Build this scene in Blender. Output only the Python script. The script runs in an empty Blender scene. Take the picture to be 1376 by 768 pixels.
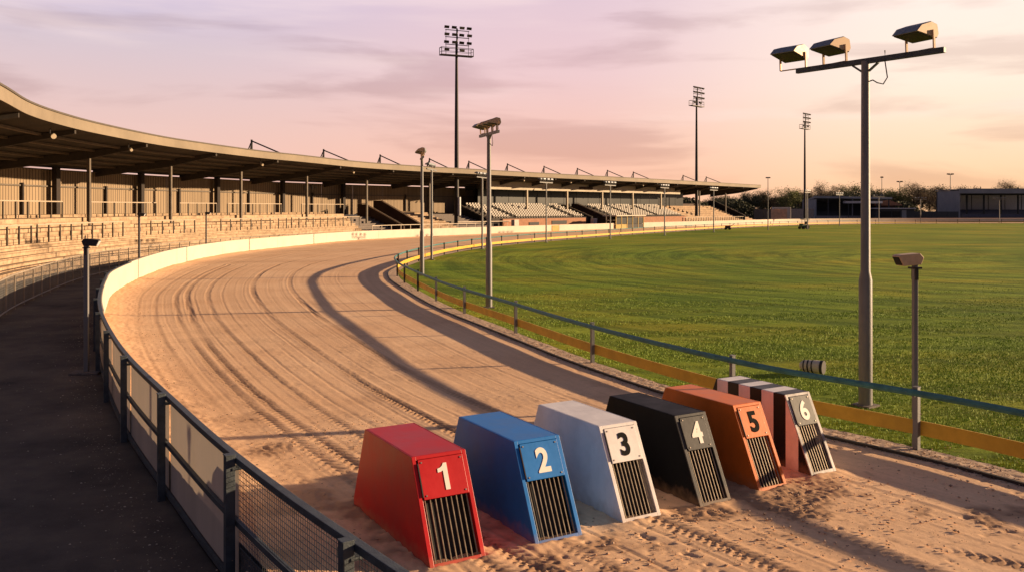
import bpy, math, random
import numpy as np
from mathutils import Vector, Matrix
random.seed(7); rng = np.random.default_rng(5)
scene = bpy.context.scene
col = scene.collection
R_ = math.radians
F, H, HZ = 1180.0, 4.0, 280.0           # focal length in photo pixels, eye height, horizon row

def gx(px, Y): return (px - 688) / F * Y
def gz(py, Y): return H + (HZ - py) * Y / F
def srgb(r, g, b):
    f = lambda c: (c/255/12.92) if c/255 <= .04045 else ((c/255+.055)/1.055)**2.4
    return (f(r), f(g), f(b), 1)

# ------------------------------------------------------------------ materials
MATS = {}
def mat(name, c, rough=.7, metal=0.0, var=.25, scale=3.0, bump=.0, bscale=20., spec=.4, c2=None, coat=0, streak=False, edge=None):
    m = bpy.data.materials.new(name); m.use_nodes = True
    nt = m.node_tree; N = nt.nodes; L = nt.links
    b = N['Principled BSDF']
    b.inputs['Roughness'].default_value = rough; b.inputs['Metallic'].default_value = metal
    b.inputs['Specular IOR Level'].default_value = spec
    if coat: b.inputs['Coat Weight'].default_value = coat; b.inputs['Coat Roughness'].default_value = .25
    tc = N.new('ShaderNodeTexCoord')
    n = N.new('ShaderNodeTexNoise'); n.inputs['Scale'].default_value = scale; n.inputs['Detail'].default_value = 6; n.inputs['Roughness'].default_value = .65
    if streak:
        mp = N.new('ShaderNodeMapping'); mp.inputs['Scale'].default_value = (1, 1, .12)
        L.new(tc.outputs['Object'], mp.inputs['Vector']); L.new(mp.outputs[0], n.inputs['Vector'])
    else: L.new(tc.outputs['Object'], n.inputs['Vector'])
    rp = N.new('ShaderNodeValToRGB')
    cA = tuple(x*(1-var) for x in c[:3])+(1,) if c2 is None else c2
    cB = tuple(min(1, x*(1+var*.6)) for x in c[:3])+(1,)
    rp.color_ramp.elements[0].position = .3; rp.color_ramp.elements[1].position = .7
    rp.color_ramp.elements[0].color = cA; rp.color_ramp.elements[1].color = cB
    L.new(n.outputs[0], rp.inputs[0]); L.new(rp.outputs[0], b.inputs['Base Color'])
    if bump:
        n2 = N.new('ShaderNodeTexNoise'); n2.inputs['Scale'].default_value = bscale; n2.inputs['Detail'].default_value = 5
        L.new(tc.outputs['Object'], n2.inputs['Vector'])
        bp = N.new('ShaderNodeBump'); bp.inputs['Strength'].default_value = bump; bp.inputs['Distance'].default_value = .05
        L.new(n2.outputs[0], bp.inputs['Height']); L.new(bp.outputs[0], b.inputs['Normal'])
    if rough < .6:
        mr = N.new('ShaderNodeMapRange'); mr.inputs['To Min'].default_value = rough*.75; mr.inputs['To Max'].default_value = min(1, rough*1.45)
        L.new(n.outputs[0], mr.inputs[0]); L.new(mr.outputs[0], b.inputs['Roughness'])
    MATS[name] = m; return m

M = {}
M['galv'] = mat('galvanised_steel', (.20,.20,.20,1), .5, .35, .3, 6, .1, 60, streak=True)
M['galv_dark'] = mat('dark_weathered_steel', (.075,.09,.10,1), .5, .2, .45, 5, .15, 50)
M['pole'] = mat('lamp_pole_steel', (.20,.195,.19,1), .5, .25, .25, 4, .1, 40, streak=True)
M['dark'] = mat('dark_steel', (.035,.03,.028,1), .6, .1, .3)
M['teal'] = mat('teal_painted_pipe', (.06,.20,.19,1), .45, .0, .35, 5, .1, 40)
M['yellow'] = mat('ochre_painted_board', (.62,.37,.035,1), .6, 0, .25, 1.6, .1, 30)
M['cream'] = cm_ = mat('cream_board', (.66,.53,.40,1), .7, 0, .16, 1.2, .05, 20, streak=True)
nt = cm_.node_tree; tl = nt.nodes.new('ShaderNodeBsdfTranslucent'); tl.inputs['Color'].default_value = (.7,.6,.48,1); mxs = nt.nodes.new('ShaderNodeMixShader'); mxs.inputs[0].default_value = .10
nt.links.new(nt.nodes['Principled BSDF'].outputs[0], mxs.inputs[1]); nt.links.new(tl.outputs[0], mxs.inputs[2]); nt.links.new(mxs.outputs[0], nt.nodes['Material Output'].inputs[0])
M['whitewall'] = mat('white_painted_wall', (.58,.51,.41,1), .8, 0, .09, .7, .08, 12)
M['roof'] = mat('roof_sheet', (.10,.085,.07,1), .8, 0, .3, .3)
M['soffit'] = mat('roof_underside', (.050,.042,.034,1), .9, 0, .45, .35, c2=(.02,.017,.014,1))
M['fascia'] = mat('fascia_board', (.24,.195,.14,1), .75, 0, .22, .25)
M['capstrip'] = mat('fascia_cap', (.10,.085,.07,1), .7)
M['beamwood'] = mat('canopy_beam', (.05,.042,.035,1), .8)
M['purlin'] = mat('canopy_purlin', (.16,.12,.085,1), .8)
M['column'] = mat('stand_column', (.13,.105,.08,1), .7, 0, .3, 2)
M['rearcol'] = mat('rear_stanchion', (.03,.022,.018,1), .8)
M['creambeam'] = mat('cream_gantry', (.50,.43,.33,1), .8, 0, .18, .5)
M['brown'] = mat('brown_side_wall', (.07,.036,.022,1), .8, 0, .3, .8)
M['brick'] = mat('red_brick', (.38,.19,.11,1), .9, 0, .25, 2)
M['handrail'] = mat('pale_handrail', (.50,.41,.31,1), .55, .1, .15)
M['barrier'] = mat('barrier_tube', (.36,.30,.23,1), .55, .1, .25)
M['seat'] = mat('white_seat', (.38,.335,.28,1), .5, 0, .2)
M['deck'] = mat('dark_seating_deck', (.055,.045,.038,1), .9, 0, .4, 1)
M['black'] = mat('matt_black', (.012,.011,.011,1), .7, 0, .2)
M['rubber'] = mat('rubber', (.02,.02,.02,1), .8)
M['yellowpanel'] = mat('yellow_panel', (.42,.29,.07,1), .7)
M['pinkbox'] = mat('pale_cabinet', (.62,.5,.42,1), .7)
M['lampshell'] = mat('lamp_housing', (.22,.235,.26,1), .5, .3, .3, 12)
M['lampcap'] = mat('lamp_side_panel', (.60,.42,.26,1), .5, .1, .15, 12)
M['lampglass'] = mat('lamp_glass', (.035,.033,.02,1), .5, 0, .3, 9, spec=.3)
M['bulb'] = mat('canopy_lamp_housing', (.62,.52,.38,1), .4, 0, .1)
M['screw'] = mat('screw_head', (.35,.3,.25,1), .35, .8)
M['greyblue'] = mat('bluegrey_cladding', (.24,.26,.28,1), .7, 0, .2, .3)
M['greydark'] = mat('dark_shed_interior', (.06,.066,.07,1), .9)
M['bluedark'] = mat('dark_blue_terrace', (.09,.10,.14,1), .9)
M['tanfence_lit'] = mat('tan_boarding_lit', (.75,.44,.26,1), .85, 0, .25, 1.5)
M['greyfence'] = mat('grey_sheet_fence', (.24,.22,.215,1), .8)
M['tin'] = mat('pale_tin_roof', (.50,.50,.50,1), .6)
M['hedge'] = mat('hedge_leaves', (.030,.038,.018,1), .9, 0, .6, 2)
M['bark'] = mat('tree_bark', (.07,.05,.035,1), .9)
M['green'] = mat('green_machine_paint', (.03,.10,.045,1), .4, coat=.3)
M['redpaint'] = mat('dark_red_machine_paint', (.13,.03,.02,1), .5)
M['concrete'] = mat('concrete_pad', (.18,.15,.13,1), .9, 0, .3, 6, .3, 30)

def leafmat(name, a, b_):
    m = bpy.data.materials.new(name); m.use_nodes = True; nt = m.node_tree; N = nt.nodes; L = nt.links
    b = N['Principled BSDF']; b.inputs['Roughness'].default_value = .8
    g = N.new('ShaderNodeNewGeometry'); rp = N.new('ShaderNodeValToRGB')
    rp.color_ramp.elements[0].color = a; rp.color_ramp.elements[1].color = b_
    L.new(g.outputs['Random Per Island'], rp.inputs[0]); L.new(rp.outputs[0], b.inputs['Base Color'])
    b.inputs['Subsurface Weight'].default_value = 0
    return m
M['leafdark'] = leafmat('leaves_dark', (.045,.052,.026,1), (.13,.125,.055,1))
M['leafmid'] = leafmat('leaves_green', (.10,.115,.03,1), (.30,.29,.09,1))
M['leaftan'] = leafmat('leaves_spring_tan', (.14,.10,.055,1), (.36,.26,.14,1))

def wave_mat(name, c1, c2, scale, rough=.75, bump=.6, axis='UV'):
    """vertical ribs: darker valleys, u of the UV map in metres"""
    m = mat(name, c1, rough, 0, .25, .6, streak=True); nt = m.node_tree; N = nt.nodes; L = nt.links; b = N['Principled BSDF']
    uv = N.new('ShaderNodeUVMap'); uv.uv_map = 'UVMap'
    sp = N.new('ShaderNodeSeparateXYZ'); L.new(uv.outputs[0], sp.inputs[0])
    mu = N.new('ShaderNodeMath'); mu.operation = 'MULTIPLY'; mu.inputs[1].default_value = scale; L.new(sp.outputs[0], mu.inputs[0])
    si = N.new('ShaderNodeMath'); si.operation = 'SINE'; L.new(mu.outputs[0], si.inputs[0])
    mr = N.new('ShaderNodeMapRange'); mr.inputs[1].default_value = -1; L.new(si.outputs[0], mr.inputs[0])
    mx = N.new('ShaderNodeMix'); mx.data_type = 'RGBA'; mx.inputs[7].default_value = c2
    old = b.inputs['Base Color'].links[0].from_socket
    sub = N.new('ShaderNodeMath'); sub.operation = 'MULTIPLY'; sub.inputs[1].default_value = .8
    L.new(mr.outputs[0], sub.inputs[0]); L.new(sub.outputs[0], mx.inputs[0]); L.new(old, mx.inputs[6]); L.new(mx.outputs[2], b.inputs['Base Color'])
    bp = N.new('ShaderNodeBump'); bp.inputs['Strength'].default_value = bump; bp.inputs['Distance'].default_value = .04
    bp.invert = True
    L.new(mr.outputs[0], bp.inputs['Height']); L.new(bp.outputs[0], b.inputs['Normal'])
    return m
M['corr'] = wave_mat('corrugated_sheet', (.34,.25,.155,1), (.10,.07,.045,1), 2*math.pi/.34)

def terrace_mat():
    m = mat('terrace_concrete', (.47,.34,.22,1), .9, 0, .3, .8, .3, 9); nt = m.node_tree; N = nt.nodes; L = nt.links; b = N['Principled BSDF']
    uv = N.new('ShaderNodeUVMap'); uv.uv_map = 'UVMap'
    br = N.new('ShaderNodeTexBrick'); br.inputs['Scale'].default_value = 1; br.inputs['Brick Width'].default_value = 3.4; br.inputs['Row Height'].default_value = .4
    br.inputs['Mortar Size'].default_value = .035; br.inputs['Color1'].default_value = (1,1,1,1); br.inputs['Color2'].default_value = (.72,.68,.62,1); br.inputs['Mortar'].default_value = (.18,.13,.1,1)
    L.new(uv.outputs[0], br.inputs['Vector'])
    n = N.new('ShaderNodeTexNoise'); n.inputs['Scale'].default_value = 2.2; n.inputs['Detail'].default_value = 8; L.new(uv.outputs[0], n.inputs['Vector'])
    rp = N.new('ShaderNodeValToRGB'); rp.color_ramp.elements[0].position = .36; rp.color_ramp.elements[0].color = (.3,.24,.2,1); rp.color_ramp.elements[1].position = .5; rp.color_ramp.elements[1].color = (1,1,1,1)
    L.new(n.outputs[0], rp.inputs[0])
    old = b.inputs['Base Color'].links[0].from_socket
    a = N.new('ShaderNodeMix'); a.data_type = 'RGBA'; a.blend_type = 'MULTIPLY'; a.inputs[0].default_value = .5
    L.new(old, a.inputs[6]); L.new(br.outputs[0], a.inputs[7])
    c = N.new('ShaderNodeMix'); c.data_type = 'RGBA'; c.blend_type = 'MULTIPLY'; c.inputs[0].default_value = .4
    L.new(a.outputs[2], c.inputs[6]); L.new(rp.outputs[0], c.inputs[7]); L.new(c.outputs[2], b.inputs['Base Color'])
    return m
M['terrace'] = terrace_mat()

def glass_mat():
    m = bpy.data.materials.new('window_glass'); m.use_nodes = True; b = m.node_tree.nodes['Principled BSDF']
    b.inputs['Base Color'].default_value = (.010,.013,.012,1); b.inputs['Roughness'].default_value = .3; b.inputs['Specular IOR Level'].default_value = .2
    n = m.node_tree.nodes.new('ShaderNodeTexNoise'); n.inputs['Scale'].default_value = .4
    bp = m.node_tree.nodes.new('ShaderNodeBump'); bp.inputs['Strength'].default_value = .08
    m.node_tree.links.new(n.outputs[0], bp.inputs['Height']); m.node_tree.links.new(bp.outputs[0], b.inputs['Normal'])
    return m
M['glass'] = glass_mat()

# ------------------------------------------------------------------ mesh builder
class MB:
    def __init__(s): s.v = []; s.f = []; s.uv = []; s.mi = []; s.cur = 0
    def face(s, idx, uv=None):
        s.f.append(tuple(idx)); s.uv.append(uv); s.mi.append(s.cur)
    def add(s, vs): b = len(s.v); s.v.extend([tuple(x) for x in vs]); return b
    def box(s, c, d, rz=0, mtx=None):
        hx, hy, hz = d[0]/2, d[1]/2, d[2]/2
        vs = [Vector((x*hx, y*hy, z*hz)) for x, y, z in ((-1,-1,-1),(1,-1,-1),(1,1,-1),(-1,1,-1),(-1,-1,1),(1,-1,1),(1,1,1),(-1,1,1))]
        if rz: Rm = Matrix.Rotation(rz, 3, 'Z'); vs = [Rm @ v for v in vs]
        vs = [v+Vector(c) for v in vs]
        if mtx is not None: vs = [mtx @ v for v in vs]
        b = s.add(vs)
        for q in ((0,3,2,1),(4,5,6,7),(0,1,5,4),(1,2,6,5),(2,3,7,6),(3,0,4,7)): s.face([b+i for i in q])
        return s
    def bar(s, p, q, w, h, up=(0,0,1)):
        """rectangular bar from p to q, w sideways, h along up"""
        p, q = Vector(p), Vector(q); d = (q-p).normalized(); u = Vector(up); side = d.cross(u)
        if side.length < 1e-4: side = d.cross(Vector((1,0,0)))
        side.normalize(); u = side.cross(d).normalized()
        vs = []
        for e in (p, q):
            for a, c in ((-1,-1),(1,-1),(1,1),(-1,1)): vs.append(e+side*a*w/2+u*c*h/2)
        b = s.add(vs)
        for k in ((3,2,1,0),(4,5,6,7),(0,1,5,4),(1,2,6,5),(2,3,7,6),(3,0,4,7)): s.face([b+i for i in k])
        return s
    def tube(s, pts, r, n=8, r2=None, caps=True):
        pts = [Vector(p) for p in pts]; rings = []
        for i, p in enumerate(pts):
            d = (pts[min(i+1, len(pts)-1)]-pts[max(i-1, 0)]).normalized()
            a = d.cross(Vector((0,0,1)))
            if a.length < 1e-3: a = d.cross(Vector((1,0,0)))
            a.normalize(); c = a.cross(d).normalized()
            if isinstance(r, (list, tuple)): rr = r[i]
            else: rr = r if r2 is None else r+(r2-r)*i/(len(pts)-1)
            rings.append(s.add([p+(a*math.cos(2*math.pi*k/n)+c*math.sin(2*math.pi*k/n))*rr for k in range(n)]))
        for i in range(len(rings)-1):
            for k in range(n):
                s.face([rings[i]+k, rings[i+1]+k, rings[i+1]+(k+1) % n, rings[i]+(k+1) % n])
        if caps: s.face([rings[0]+k for k in range(n)]); s.face([rings[-1]+k for k in reversed(range(n))])
        return s
    def prism(s, poly, ax0, ax1, fn, cap=True):
        """poly of (a,b); fn(a,b,t)->xyz for t=ax0, ax1"""
        b0 = s.add([fn(a, c, ax0) for a, c in poly]); b1 = s.add([fn(a, c, ax1) for a, c in poly]); n = len(poly)
        for i in range(n): s.face([b0+i, b0+(i+1) % n, b1+(i+1) % n, b1+i])
        if cap: s.face([b0+i for i in reversed(range(n))]); s.face([b1+i for i in range(n)])
        return s
    def build(s, name, m=None, parent=None, smooth=False, bevel=0, recalc=True):
        me = bpy.data.meshes.new(name)
        v = np.array(s.v, float)
        if parent is not None and not parent.get('_local'): v = v-np.array(parent.location)
        me.from_pydata(v.tolist(), [], s.f)
        if any(u is not None for u in s.uv):
            ul = me.uv_layers.new(name='UVMap'); k = 0
            for f, u in zip(s.f, s.uv):
                for j in range(len(f)):
                    ul.data[k].uv = u[j] if u is not None else (0, 0); k += 1
        ms = m if isinstance(m, (list, tuple)) else [m]
        for x in ms:
            if x: me.materials.append(x)
        if len(ms) > 1: me.polygons.foreach_set('material_index', s.mi)
        if recalc:
            import bmesh
            bm = bmesh.new(); bm.from_mesh(me); bmesh.ops.recalc_face_normals(bm, faces=bm.faces); bm.to_mesh(me); bm.free()
        if smooth:
            me.polygons.foreach_set('use_smooth', [True]*len(me.polygons))
            try: me.set_sharp_from_angle(angle=R_(40))
            except Exception: pass
        o = bpy.data.objects.new(name, me); col.objects.link(o)
        if parent is not None: o.parent = parent
        if bevel:
            bv = o.modifiers.new('bevel', 'BEVEL'); bv.width = bevel; bv.segments = 2; bv.limit_method = 'ANGLE'
        return o

def tag(o, label=None, cat=None, group=None, kind=None):
    if label: o['label'] = label
    if cat: o['category'] = cat
    if group: o['group'] = group
    if kind: o['kind'] = kind
    return o
def thing(name, label, cat, loc=(0,0,0), group=None, rz=0, local=False):
    o = bpy.data.objects.new(name, None); col.objects.link(o); o.location = loc; o.rotation_euler = (0,0,rz)
    o.empty_display_size = .2
    if local: o['_local'] = 1
    return tag(o, label, cat, group)
KIDS = {}
def kids(o): return [c for c in bpy.data.objects if c.parent == o]
def copy_tree(o, parent=None):
    ch = kids(o); c = o.copy(); col.objects.link(c)
    if parent is not None: c.parent = parent
    for k in ch: copy_tree(k, c)
    return c

# ------------------------------------------------------------------ curves
def cr(pts, n=40):
    P = np.array(pts, float); P = np.vstack([2*P[0]-P[1], P, 2*P[-1]-P[-2]]); o = []
    for i in range(1, len(P)-2):
        a, b, c, d = P[i-1:i+3]
        for t in np.linspace(0, 1, n, endpoint=False):
            o.append(.5*((2*b)+(-a+c)*t+(2*a-5*b+4*c-d)*t*t+(-a+3*b-3*c+d)*t**3))
    o.append(P[-2]); return np.array(o)
class Curve:
    """plan curve; n() points away from the infield (left of travel)"""
    def __init__(s, pts):
        q = cr(pts); d = np.r_[0, np.cumsum(np.linalg.norm(np.diff(q, axis=0), axis=1))]
        s.len = d[-1]; s.S = np.arange(0, s.len, .1); x = np.interp(s.S, d, q[:,0]); y = np.interp(s.S, d, q[:,1])
        k = np.ones(15)/15
        xp = np.pad(x, 7, mode='reflect', reflect_type='odd'); yp = np.pad(y, 7, mode='reflect', reflect_type='odd')
        s.x = np.convolve(xp, k, 'valid'); s.y = np.convolve(yp, k, 'valid')
        tx, ty = np.gradient(s.x), np.gradient(s.y); l = np.hypot(tx, ty)+1e-9
        k2 = np.ones(41)/41
        tx = np.convolve(np.pad(tx/l, 20, mode='edge'), k2, 'valid'); ty = np.convolve(np.pad(ty/l, 20, mode='edge'), k2, 'valid'); l = np.hypot(tx, ty)
        s.tx, s.ty = tx/l, ty/l
    def P(s, t, off=0, z=0):
        x = np.interp(t, s.S, s.x); y = np.interp(t, s.S, s.y); tx = np.interp(t, s.S, s.tx); ty = np.interp(t, s.S, s.ty)
        return Vector((x-ty*off, y+tx*off, z))
    def ang(s, t): return math.atan2(np.interp(t, s.S, s.ty), np.interp(t, s.S, s.tx))
    def at_px(s, px, off=0, ymin=0, ymax=1e9):
        X = s.x-s.ty*off; Y = s.y+s.tx*off
        p = 688+F*X/np.maximum(Y, .5); ok = (Y > max(ymin, 1)) & (Y < ymax)
        p = np.where(ok, p, 1e9); return float(s.S[np.argmin(abs(p-px))])
    def at_y(s, Yv): return float(s.S[np.argmin(abs(s.y-Yv))])

RAIL = Curve([(19,-7),(14,1),(10.6,8),(7.69,13.2),(6.66,14.75),(4.73,17.3),(2.32,22.3),(.05,28.4),(-2.7,36),(-5.5,46.1),(-6.7,51.4),(-7.35,57),(-7.1,65.4),(-5.7,76.6),(-3,88.5),(1.2,100),(9.3,116),(27,148),(59,196),(90,222),(137,234),(185,232),(240,215)])
WALL = Curve([(9,-6),(4.5,0),(-.84,6.96),(-3.155,10.2),(-5.2,13.43),(-7.39,17),(-9.4,20.6),(-11.8,25.2),(-13.85,29.5),(-16.6,35.8),(-18.8,41.4),(-21.4,50.7),(-23.7,61.8),(-24.8,75),(-24.2,83),(-20.8,103),(-15.2,117),(-4.9,133.5),(16,163),(33,184),(56,212),(78,237),(110,252),(152,258),(210,256),(265,240)])
FENCE = Curve([(-11.5,16),(-16,24),(-18.2,30),(-20.8,35.6),(-23.2,42.1),(-27,54.7),(-28.6,64.8),(-28.9,73),(-28.4,82),(-26.2,95),(-22.6,108)])
ROOF = Curve([(-19,22),(-22.5,33),(-26.3,44.7),(-28.8,51.9),(-30.1,58),(-30.9,65),(-31.1,75.4),(-30.4,83),(-28,96.1),(-25.3,104.5),(-21,119),(-15.2,130),(-5.7,143),(7,160),(32,192),(68,240)])

def sweep(mb, C, s0, s1, ds, prof, closed=False, caps=False, uvs=False):
    n = max(1, int(math.ceil((s1-s0)/ds))); S = np.linspace(s0, s1, n+1); rows = []
    for t in S: rows.append(mb.add([C.P(t, o, z) for o, z in prof]))
    m = len(prof); acc = [0]
    for i in range(1, m): acc.append(acc[-1]+math.hypot(prof[i][0]-prof[i-1][0], prof[i][1]-prof[i-1][1]))
    for i in range(n):
        for k in range(m if closed else m-1):
            k2 = (k+1) % m; a, b = rows[i], rows[i+1]
            uv = [(S[i], acc[k]), (S[i+1], acc[k]), (S[i+1], acc[k2]), (S[i], acc[k2])] if uvs else None
            mb.face([a+k, b+k, b+k2, a+k2], uv)
    if caps: mb.face([rows[0]+k for k in range(m)]); mb.face([rows[-1]+k for k in range(m)])
    return mb
def rect(o0, z0, o1, z1): return [(o0,z0),(o1,z0),(o1,z1),(o0,z1)]

# ------------------------------------------------------------------ value noise
def vnoise(x, y, seed=0):
    xi = np.floor(x).astype(np.int64); yi = np.floor(y).astype(np.int64); xf = x-xi; yf = y-yi
    u = xf*xf*(3-2*xf); v = yf*yf*(3-2*yf)
    def h(a, b):
        n = (a*374761393+b*668265263+seed*1442695041) & 0xffffffff
        n = ((n ^ (n >> 13))*1274126177) & 0xffffffff
        return ((n ^ (n >> 16)) & 0xffff)/65535.
    return (h(xi,yi)*(1-u)+h(xi+1,yi)*u)*(1-v)+(h(xi,yi+1)*(1-u)+h(xi+1,yi+1)*u)*v
def fbm(x, y, o=4, seed=0):
    a = np.zeros_like(x); w = .5; t = 0
    for i in range(o): a += w*vnoise(x*2**i, y*2**i, seed+i); t += w; w *= .5
    return a/t
def sstep(a, b, x): t = np.clip((x-a)/(b-a), 0, 1); return t*t*(3-2*t)

# ------------------------------------------------------------------ boxes' plan (also used to heap sand against them)
BU = Vector((-.5, .866, 0)); BS = Vector((.866, .5, 0))        # long axis to the back, sideways
BH, BD, BT = 1.13, .53, 1.5                                     # height, lean of the front, top length
BOX = [((552,613.4),.70),((689.4,592.4),.67),((803.8,572.2),.62),((905.6,557.8),.56),((983.6,544),.56),((1053.7,529.7),.54)]
def box_origin(p):
    Y = F*(H-BH)/(p[1]-HZ); return Vector((gx(p[0], Y), Y, 0))-BU*BD
BOXO = [box_origin(p) for p, w in BOX]

# ------------------------------------------------------------------ track (sand)
def build_track():
    S = []; t = RAIL.at_y(5)
    while t < RAIL.len-1:
        S.append(t); Y = RAIL.P(t).y
        t += .034 if Y < 21 else (.065 if Y < 34 else (.16 if Y < 62 else .7))
    S = np.array(S); x = np.interp(S, RAIL.S, RAIL.x); y = np.interp(S, RAIL.S, RAIL.y)
    nx = -np.interp(S, RAIL.S, RAIL.ty); ny = np.interp(S, RAIL.S, RAIL.tx)
    # distance to the wall along the normal
    wx, wy = WALL.x[::3], WALL.y[::3]; ax, ay = wx[:-1], wy[:-1]; bx, by = np.diff(wx), np.diff(wy); W = np.zeros(len(S))
    for i in range(len(S)):
        det = nx[i]*(-by)+ny[i]*bx; dx = ax-x[i]; dy = ay-y[i]
        with np.errstate(all='ignore'):
            tt = (dx*(-by)+dy*bx)/det; uu = (nx[i]*dy-ny[i]*dx)/det
        ok = (uu >= -1e-6) & (uu <= 1+1e-6) & (tt > 1) & (tt < 40)
        W[i] = tt[ok].min() if ok.any() else (W[i-1] if i else 10)
    k = 21; W = np.convolve(np.pad(W, k//2, mode='edge'), np.ones(k)/k, 'valid')-.02
    NF = 330; fr = np.linspace(0, 1, NF)
    Wg, Fg = np.meshgrid(W, fr, indexing='ij'); Sg = np.repeat(S[:,None], NF, 1)
    off = Fg*(Wg+.1)-.1
    X = x[:,None]+nx[:,None]*off; Y = y[:,None]+ny[:,None]*off
    dist = np.hypot(X, Y); near = 1-sstep(22, 45, dist); dw = Wg-off
    z = .03*(fbm(X*.22, Y*.22, 3, 1)-.5)+.005*(fbm(X*1.1, Y*1.1, 3, 9)-.5)
    lines = fbm(Fg*70, Sg*.06, 3, 20)
    z += .008*(lines-.5)*sstep(0, 1, off)
    rut = np.zeros_like(z); loose = np.zeros_like(z)
    ruts = [(.765,.13,1.,0),(.795,.12,.8,0),(.742,.03,.6,1),(.555,.14,1.,0),(.585,.03,.5,1),(.425,.13,.95,0),(.70,.12,.75,0),(.655,.03,.6,1),(.50,.03,.4,1),(.86,.10,.4,0),(.91,.05,.4,1),(.245,.05,.35,1),(.30,.03,.3,1),(.62,.03,.4,1),(.46,.02,.4,1),(.83,.03,.5,1)]
    for j, (c, hw, st, kind) in enumerate(ruts):
        wob = c+.010*(vnoise(Sg*.08, Sg*0+j, 30)-.5)+.002*(vnoise(Sg*1.3, Sg*0+j, 31)-.5)
        d = (Fg-wob)*Wg; e = np.exp(-(d/hw)**6 if kind == 0 else -(d/hw)**2)
        amp = st*np.clip(.25+1.5*fbm(Sg*.16+j*7, Sg*0, 3, 40+j)-.25*vnoise(Sg*2.1+j, d*4, 50+j), 0, 1.15)
        if kind == 0:
            ph = Sg/.155+abs(d)/.20+.5*(d > 0); tr = sstep(.0, .55, np.sin(2*math.pi*ph))*sstep(.012, .03, abs(d))
            tr = np.where(Y < 40, tr, .5)
            z -= .012*e*amp; z += .034*e*amp*tr*near*.8+.006*np.exp(-((abs(d)-hw*1.2)/.04)**2)*amp
            rut = np.maximum(rut, e*amp*(.85-.55*tr))
        else:
            z -= .010*e*amp; z += .006*np.exp(-((abs(d)-hw*1.8)/.03)**2)*amp; rut = np.maximum(rut, e*amp*.7)
    # two tread strips in the foreground, right of the boxes
    for (ax0, ay0, bx0, by0, hw) in ((5.0,10.4,9.2,7.2,.13),(2.2,8.6,4.6,7.3,.12)):
        L = math.hypot(bx0-ax0, by0-ay0); ux, uy = (bx0-ax0)/L, (by0-ay0)/L
        al = (X-ax0)*ux+(Y-ay0)*uy; d = (X-ax0)*(-uy)+(Y-ay0)*ux
        e = np.exp(-(d/hw)**4)*sstep(0, .6, al)*sstep(0, .4, L-al)
        z += e*(-.018+.034*sstep(0, .5, np.sin(2*math.pi*(al/.14+abs(d)/.15)))); rut = np.maximum(rut, e*.8)
    # clods, scuffs and paw marks: mostly around the starting boxes and along the ruts
    cx = sum(b.x for b in BOXO)/6; cy = sum(b.y for b in BOXO)/6
    dbx = (X-cx)*BS.x+(Y-cy)*BS.y; dby = (X-cx)*BU.x+(Y-cy)*BU.y
    zone = np.exp(-(dbx/5.5)**4)*np.exp(-((dby-.2)/3.2)**4)
    churn = fbm(X*1.3, Y*1.3, 3, 60)
    cl = sstep(.52, .72, churn)*(zone*1.0+.22)*near
    cl2 = sstep(.5, .8, fbm(X*.9+40, Y*.9, 3, 77))*sstep(13.2, 14.5, Y)*(1-sstep(17, 19, Y))*sstep(.6, .75, Fg)*.9
    cl = np.maximum(cl, cl2)
    rough = fbm(X*9, Y*9, 3, 61)
    rough2 = fbm(X*17, Y*17, 3, 62)
    z += cl*(.016*(rough-.5)+.034*(rough2-.5)+.018*(sstep(.62, .8, vnoise(X*22, Y*22, 70))))
    pits = sstep(.82, .92, vnoise(X*10, Y*10, 65))*near*(.35+zone)
    z -= .018*pits*(fbm(X*.6, Y*.6, 2, 5) > .45)
    z += .005*(fbm(X*16, Y*16, 2, 66)-.5)*near
    loose = np.clip(cl*1.2+pits*.4, 0, 1)
    # loose bank against the outer wall
    bank = np.exp(-(dw/.75)**2); z += bank*(.09+.06*(fbm(X*2, Y*2, 4, 80)-.5)); z += .04*np.exp(-(dw/1.4)**4)*(fbm(X*11, Y*11, 3, 81)-.5)
    # gravelly edge strip by the rail
    es = 1-sstep(.55, .75, off); z += es*.03*(fbm(X*10, Y*10, 3, 90)-.35)
    # heaps at the boxes
    for o, (p, w) in zip(BOXO, BOX):
        a = (X-o.x)*BS.x+(Y-o.y)*BS.y; b = (X-o.x)*BU.x+(Y-o.y)*BU.y
        da = np.maximum(np.maximum(-a, a-w), 0); db = np.maximum(np.maximum(-b, b-2.5), 0)
        d = np.hypot(da, db); inside = (d == 0)
        z += np.where(inside, .02, .05*np.exp(-(d/.20)**2)*(.1+1.1*fbm(X*5, Y*5, 4, 95)))
    z = np.where(dist < 8, z, z)
    shade_band = np.maximum(1.0*np.exp(-(abs(Fg-.165-.008*(vnoise(Sg*.1, Sg*0, 3)-.5))/.050)**5), .85*np.exp(-(abs(Fg-.335+.01*(vnoise(Sg*.12, Sg*0, 4)-.5))/.026)**4))  # mask of the rail's two shadow bands, left out of the sand colour
    shade_band *= sstep(0, 3, RAIL.at_y(96)-Sg+0*Fg+3*0) if False else 1
    V = np.stack([X, Y, z], -1).reshape(-1, 3); n0, n1 = X.shape
    idx = np.arange(n0*n1).reshape(n0, n1)
    q = np.stack([idx[:-1,:-1], idx[1:,:-1], idx[1:,1:], idx[:-1,1:]], -1).reshape(-1, 4)
    me = bpy.data.meshes.new('sand_track'); me.vertices.add(len(V)); me.vertices.foreach_set('co', V.ravel())
    me.loops.add(q.size); me.loops.foreach_set('vertex_index', q.ravel()); me.polygons.add(len(q))
    me.polygons.foreach_set('loop_start', np.arange(0, q.size, 4)); me.update(calc_edges=True); me.validate()
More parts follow.
